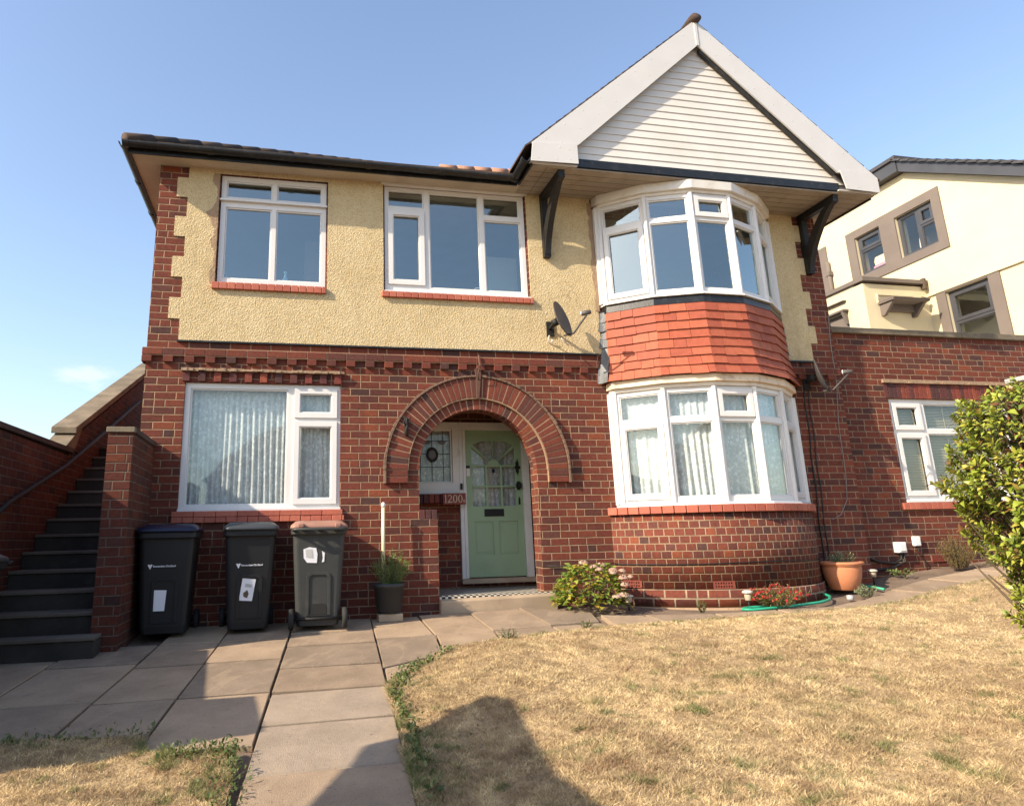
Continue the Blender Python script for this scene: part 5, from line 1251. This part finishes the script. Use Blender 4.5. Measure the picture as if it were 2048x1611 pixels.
tufts('weed', 'grass tuft where lawn and dark slabs meet near the porch', 'weed', 3.72, -1.62, float(G(3.7, -1.6)), 16, .09, .10, 'leaf_weed', .04, .006, 6)
tufts('weed', 'small green tuft at the lawn edge by the pale slab', 'weed', 4.55, -1.47, float(G(4.55, -1.47)), 12, .09, .08, 'leaf_weed', .03, .008, 6)
# weeds along the lawn edge (uncountable)
b = MB()
E = [(2.34, -4.75), (2.37, -4.2), (2.40, -3.7), (2.41, -3.1), (2.43, -2.72), (2.66, -2.36), (3.05, -1.86)]
for i in range(1150):
    k = random.random()**.9*(len(E)-1.001); j = int(k); q = Vector(E[j]).lerp(Vector(E[j+1]), k-j); clump = math.sin(k*9)+math.sin(k*23+1)
    if clump < -.4 and random.random() < .75: continue
    x = q.x+abs(random.gauss(0, .045))-.02+(.05 if k > 3.5 else 0)*random.random()*2; y = q.y+random.gauss(0, .03); z = float(G(x, y))+.01+random.random()**2*.05
    L = random.uniform(.02, .05); leaf(b, Vector((x, y, z)), (rv()+Vector((-.3, 0, .5))).normalized(), (Vector((0, 0, 1))+rv(.4)).normalized(), L, L*.42, .15, .2)
for i in range(700):
    k = random.random(); x, y = (random.uniform(1.0, 1.42), -3.86+random.gauss(0, .05)) if k < .45 else ((1.40+random.gauss(0, .05), random.uniform(-4.6, -3.85)) if k < .75 else (random.uniform(.0, .92), -3.46+random.gauss(0, .045)))
    z = float(G(x, y))+.02+random.random()**2*.05; L = random.uniform(.02, .04); leaf(b, Vector((x, y, z)), (rv()+Vector((0, 0, .6))).normalized(), (Vector((0, 0, 1))+rv(.4)).normalized(), L, L*.35, .15, .2)
o = b.build('edge_weeds', 'leaf_weed', None, fast=True); struct(o, 'stuff'); tag(o, 'green weeds growing along the edges of the dry lawn and path', 'weeds')

# ------------------------------------------------------------------ grass blades
def blades(name, n, poly, edge, sampler, label, amp):
    x, y = sampler(n); k = in_poly(x, y, poly); x, y = x[k], y[k]; n = len(x)
    z = lawn_h(x, y, edge, amp)-.004; rng = np.random
    def vn(sc, seed):
        g = np.random.RandomState(seed).rand(256, 256); u = (x*sc+seed*3.7) % 255; v = (y*sc+seed*1.9+400) % 255; i = u.astype(int); j = v.astype(int); fu, fv = u-i, v-j
        fu = fu*fu*(3-2*fu); fv = fv*fv*(3-2*fv)
        return (g[i, j]*(1-fu)+g[(i+1) % 256, j]*fu)*(1-fv)+(g[i, (j+1) % 256]*(1-fu)+g[(i+1) % 256, (j+1) % 256]*fu)*fv
    c = .22*vn(.9, 1)+.30*vn(5, 2)+.52*vn(15, 3)+.52*vn(38, 4)+rng.normal(0, .15, n)-.30
    gr = .26*vn(1.2, 5)+.40*vn(5.5, 6)+.72*vn(17, 7)+rng.normal(0, .08, n)
    d = pdist(x, y, edge); gr = gr+.28*np.exp(-d/.12)-.06*np.clip((x-3)/6, 0, 1)
    brn = vn(3.1, 8)*.5+vn(10, 9)*.5
    straw = np.array([[.82, .65, .385]]); tan = np.array([[.58, .44, .245]]); dark = np.array([[.36, .26, .15]]); green = np.array([[.17, .20, .07]])
    t = np.clip(c*2.4-.55, 0, 1)[:, None]; col = dark*(1-t)+tan*t; t2 = np.clip(c*2.2-.95, 0, 1)[:, None]; col = col*(1-t2)+straw*t2
    tb = np.clip((brn-.62)*5, 0, 1)[:, None]*.6; col = col*(1-tb)+np.array([[.30, .185, .11]])*tb
    tg = np.clip((gr-.99)*7, 0, 1)[:, None]*.9; col = col*(1-tg)+green*tg; col = np.clip(col*rng.uniform(.8, 1.18, (n, 1)), 0, .9)
    h = rng.uniform(.006, .026, n)*(.55+.9*vn(9, 11))*(1+.8*np.clip((gr-.9)*4, 0, 1)); lean = rng.uniform(.3, 1.9, n)*h; az = rng.uniform(0, 2*np.pi, n); w = rng.uniform(.0012, .0026, n)*(1+.12*np.abs(y+8))
    dx, dy = np.cos(az), np.sin(az); px_, py_ = -dy, dx
    ax = rng.uniform(0, 2*np.pi, n); px_, py_ = np.cos(ax), np.sin(ax)
    V = np.empty((n, 3, 3), np.float32)
    V[:, 0] = np.stack([x-px_*w, y-py_*w, z], -1); V[:, 1] = np.stack([x+px_*w, y+py_*w, z], -1); V[:, 2] = np.stack([x+dx*lean, y+dy*lean, z+h], -1)
    me = bpy.data.meshes.new(name); me.vertices.add(n*3); me.vertices.foreach_set('co', V.ravel()); me.loops.add(n*3); me.loops.foreach_set('vertex_index', np.arange(n*3, dtype=np.int32))
    me.polygons.add(n); me.polygons.foreach_set('loop_start', np.arange(0, n*3, 3, dtype=np.int32)); me.polygons.foreach_set('loop_total', np.full(n, 3, np.int32)); me.update()
    ca = me.color_attributes.new('Col', 'FLOAT_COLOR', 'POINT'); cc = np.ones((n*3, 4), np.float32); cc[:, :3] = np.repeat(col, 3, 0); ca.data.foreach_set('color', cc.ravel())
    me.materials.append(M['grass']); o = bpy.data.objects.new(name, me); COL.objects.link(o); struct(o, 'stuff'); tag(o, label, 'grass'); return o
def samp(n):
    d = 3.2*np.power(11.5/3.2, np.random.rand(n)**1.0); a = np.random.uniform(R(-24), R(56), n)
    return 1.65+d*np.sin(a), -8.14+d*np.cos(a)
blades('grass', 900000, LPOLY, LEDGE, samp, 'sun scorched straw coloured lawn grass with a few green patches', .10)
def samp2(n): return np.random.uniform(-.6, 1.46, n), np.random.uniform(-5.2, -3.3, n)
blades('grass', 90000, SPOLY, SEDGE, samp2, 'dry grass of the small patch left of the path', .02)

# ------------------------------------------------------------------ neighbour house
nb_ = thing('house', 'cream rendered house with dark grey windows and roof behind the wing at right', 'house', (15.6, 4, .5))
NXp = 15.5; mpn = lambda a, bb, c: (NXp+c, a, bb)     # a = Y
b = MB()
wins = [(3.165, 4.12, 7.02, 8.035), (4.55, 5.295, 7.04, 8.045), (2.33, 3.27, 4.4, 5.88), (6.5, 7.3, 7.06, 8.2)]
b.plate(mpn, [[(-.3, -.1), (12, -.1), (12, 8.97), (3.66, 8.97), (-.3, 6.58)]]+[rect(*w) for w in wins], 0, .3)
b.box(NXp+.3, 23, -.3, -.05, -.1, 6.5); b.box(NXp+.3, 23, 11.75, 12, -.1, 8.9)
b.build('wall', 'render', nb_, fast=True)
b = MB(); b.plate(mpn, [rect(2.955, 5.555, 6.82, 8.245), rect(*wins[0]), rect(*wins[1])], -.03, -.001); b.plate(mpn, [rect(2.09, 3.49, 4.2, 5.905), rect(*wins[2])], -.03, -.001); b.plate(mpn, [rect(6.23, 7.6, 6.8, 8.25), rect(*wins[3])], -.03, -.001)
b.build('window_surround', 'render_grey', nb_, fast=True)
b = MB(); b.box(NXp-.05, NXp-.001, -.3, 3.8, 5.915, 5.955); b.build('string_course', 'render', nb_)
def nwin(w, lights):
    fo = window(mpn, w, lights, nb_, .06, 'glass_thin', 'greyframe', .06, .015)
nwin(wins[0], [(3.24, 3.56, 7.62, 7.96, 1), (3.24, 3.56, 7.09, 7.55, 0), (3.66, 4.05, 7.09, 7.96, 0)])
nwin(wins[1], [(4.62, 5.22, 7.70, 7.98, 1), (4.62, 5.22, 7.11, 7.63, 0)])
nwin(wins[2], [(2.40, 3.20, 5.22, 5.80, 1), (2.40, 3.20, 4.46, 5.14, 0)])
nwin(wins[3], [(6.57, 7.23, 7.85, 8.13, 1), (6.57, 7.23, 7.13, 7.78, 0)])
b = MB(); b.plate(mpn, [[(.3, 2), (11.7, 2), (11.7, 8.9), (3.7, 8.9), (.3, 6.8)]], 1.3, 1.4); b.box(NXp+.31, NXp+1.29, .4, 11.7, 6.1, 6.2); b.build('inner_wall', 'interior', nb_, fast=True)
# verge: fascia and tiles
b = MB()
b.plate(mpn, [[(3.64, 8.98), (12, 8.98), (12, 9.27), (3.64, 9.27)]], -.22, .4); b.plate(mpn, [[(-.6, 6.40), (3.63, 8.965), (3.63, 9.25), (-.6, 6.62)]], -.20, .4)
b.build('fascia', 'greyframe', nb_, fast=True)
b = MB()
for k in range(22):
    y1 = 3.70-k*.205; z1 = 9.28-k*.205*.607; y0 = y1-.24; z0 = z1-.24*.607
    b.hexa([(NXp-.27, y0, z0+.015), (NXp-.27, y1, z1-.015), (NXp+7, y1, z1-.015), (NXp+7, y0, z0+.015), (NXp-.27, y0, z0+.075), (NXp-.27, y1, z1+.03), (NXp+7, y1, z1+.03), (NXp+7, y0, z0+.075)])
b.box(NXp-.27, NXp+7, 3.60, 12, 9.275, 9.36); b.build('roof', 'slate_tile', nb_, fast=True)
b = MB(); b.plate(ID, [rect(13.84, NXp-.001, -.1, 6.16)], 3.70, 3.95); b.plate(lambda a, bb, c: (13.84+c, a, bb), [rect(3.951, 8, -.1, 6.20), rect(4.22, 5.2, 4.8, 5.67)], 0, .2); b.build('extension_wall', 'render', nb_, fast=True)
b = MB(); b.box(13.78, NXp-.002, 3.62, 8, 6.205, 6.29); b.build('extension_coping', 'render_grey', nb_)
b = MB(); b.box(14.14, 15.08, 3.30, 3.699, 5.68, 5.71); b.hexa([(14.14, 3.28, 5.715), (15.08, 3.28, 5.715), (15.08, 3.699, 5.715), (14.14, 3.699, 5.715), (14.14, 3.28, 5.73), (15.08, 3.28, 5.73), (15.08, 3.699, 5.83), (14.14, 3.699, 5.83)]); b.box(14.20, 15.02, 3.60, 3.699, 5.52, 5.679)
for x in (14.18, 14.97): b.hexa([(x, 3.62, 5.42), (x+.07, 3.62, 5.42), (x+.07, 3.699, 5.42), (x, 3.699, 5.42), (x, 3.35, 5.678), (x+.07, 3.35, 5.678), (x+.07, 3.699, 5.678), (x, 3.699, 5.678)])
b.build('door_canopy', 'render_grey', nb_, fast=True)
b = MB(); b.box(14.13, 15.08, 3.665, 3.699, 5.90, 5.93); b.box(14.13, 14.16, 3.665, 3.699, 5.72, 5.899); b.build('canopy_flashing', 'render', nb_)
b = MB(); b.box(13.70, 13.839, 4.18, 5.4, 5.69, 5.73); b.box(13.75, 13.839, 4.2, 5.3, 5.93, 5.945)
for y in (4.22,): b.hexa([(13.80, y, 5.4), (13.839, y, 5.4), (13.839, y+.06, 5.4), (13.80, y+.06, 5.4), (13.71, y, 5.688), (13.839, y, 5.688), (13.839, y+.06, 5.688), (13.71, y+.06, 5.688)])
b.box(13.86, 13.9, 4.24, 5.2, 4.8, 5.66); b.build('side_canopy', 'render_grey', nb_)
b = MB(); b.tube([(NXp-.07, 6.20, 6.3), (NXp-.07, 6.20, 7.78)], .05, 8); b.box(NXp-.13, NXp-.001, 6.13, 6.27, 7.4, 7.5); b.build('downpipe', 'render_grey', nb_)
b = MB(); b.box(15.36, NXp-.06, 3.60, 3.698, 6.08, 6.34); b.build('hopper', 'bark', nb_, bevel=.02)
b = MB(); b.box(15.22, 15.30, 3.58, 3.699, 5.74, 5.80); b.tube([(15.26, 3.62, 5.80), (15.26, 3.58, 5.87)], .05, 10); b.build('security_lamp', 'iron', nb_)
# clutter seen in its upper windows
for (y, z, w, h, colr, lab) in ((5.0, 7.10, .45, .16, (.62, .25, .32), 'pink folded bundle on the sill of the small grey framed upper window'), (4.95, 7.27, .4, .2, (.75, .66, .42), 'cream bundle stacked on the pink one in the upper window'), (3.80, 7.08, .18, .35, (.72, .60, .52), 'stacked pale boxes in the left light of the larger upper window')):
    b = MB(); b.loft([[(NXp+.35+a*.5, y+bb, zz) for a, bb, _ in rr(.3, w*s_, 0, .05)] for zz, s_ in ((z, .9), (z+h*.5, 1), (z+h, .8))]); tag(b.build('bundle', paint('cloth', colr, .8, .1), None), lab, 'bundle')

# ------------------------------------------------------------------ things behind the viewer that shade the garden and show in the panes
hd = thing('hedge', 'tall clipped garden hedge beside the gate, outside the left of the view', 'hedge', (-.9, -6.6, -.3))
b = MB()
def hedge_top(y): return np.interp(y, [-9.2, -7.2, -6.2, -5.6, -5.45], [2.25, 2.22, 2.16, 2.08, 1.8])
for i in range(9000):
    x = random.uniform(-1.35, -.45); y = random.uniform(-9.2, -5.72); z = -.3+(hedge_top(y)+.34)*random.random()**.7
    if random.random() < .08: x, y, z = random.uniform(-.75, -.45), -5.2+random.gauss(0, .09), 2.08+random.gauss(0, .06)
    y += .2+.357*(x+.45)
    leaf(b, Vector((x, y, z)), rv(), rv(), random.uniform(.05, .09), .05, .1, .1)
b.build('foliage', 'leaf_hedge', hd, fast=True)
b = MB(); P = [(-5.86, -.5), (-5.82, 1.2), (-5.72, 1.75), (-5.28, 1.98), (-5.0, 2.10), (-5.0, 2.28), (-5.2, 2.36), (-5.7, 2.24), (-6.2, 2.17), (-7.2, 2.22), (-9.1, 2.25)]
b.plate(lambda a, bb, c: (c, a+.2+.357*(c+.42), bb), [[(-9.1, -.5)]+P], -1.2, -.42); b.build('branches', 'bark', hd, fast=True)  # solid unseen core, cut and sheared to cast the hedge's shadow outline
oh = thing('house', 'brick house across the street, known only from its reflection in the panes', 'house', (4, -34, -.8))
b = MB(); b.box(-3, 8, -40, -34, -1.2, 4.6); b.build('wall', 'brick', oh); b = MB(); b.add([(-3.4, -33.6, 4.6), (8.4, -33.6, 4.6), (8.4, -40.4, 4.6), (-3.4, -40.4, 4.6), (.5, -37, 8.2), (4.5, -37, 8.2)], [(0, 1, 5, 4), (1, 2, 5), (2, 3, 4, 5), (3, 0, 4)]); b.build('roof', 'rooftile', oh)
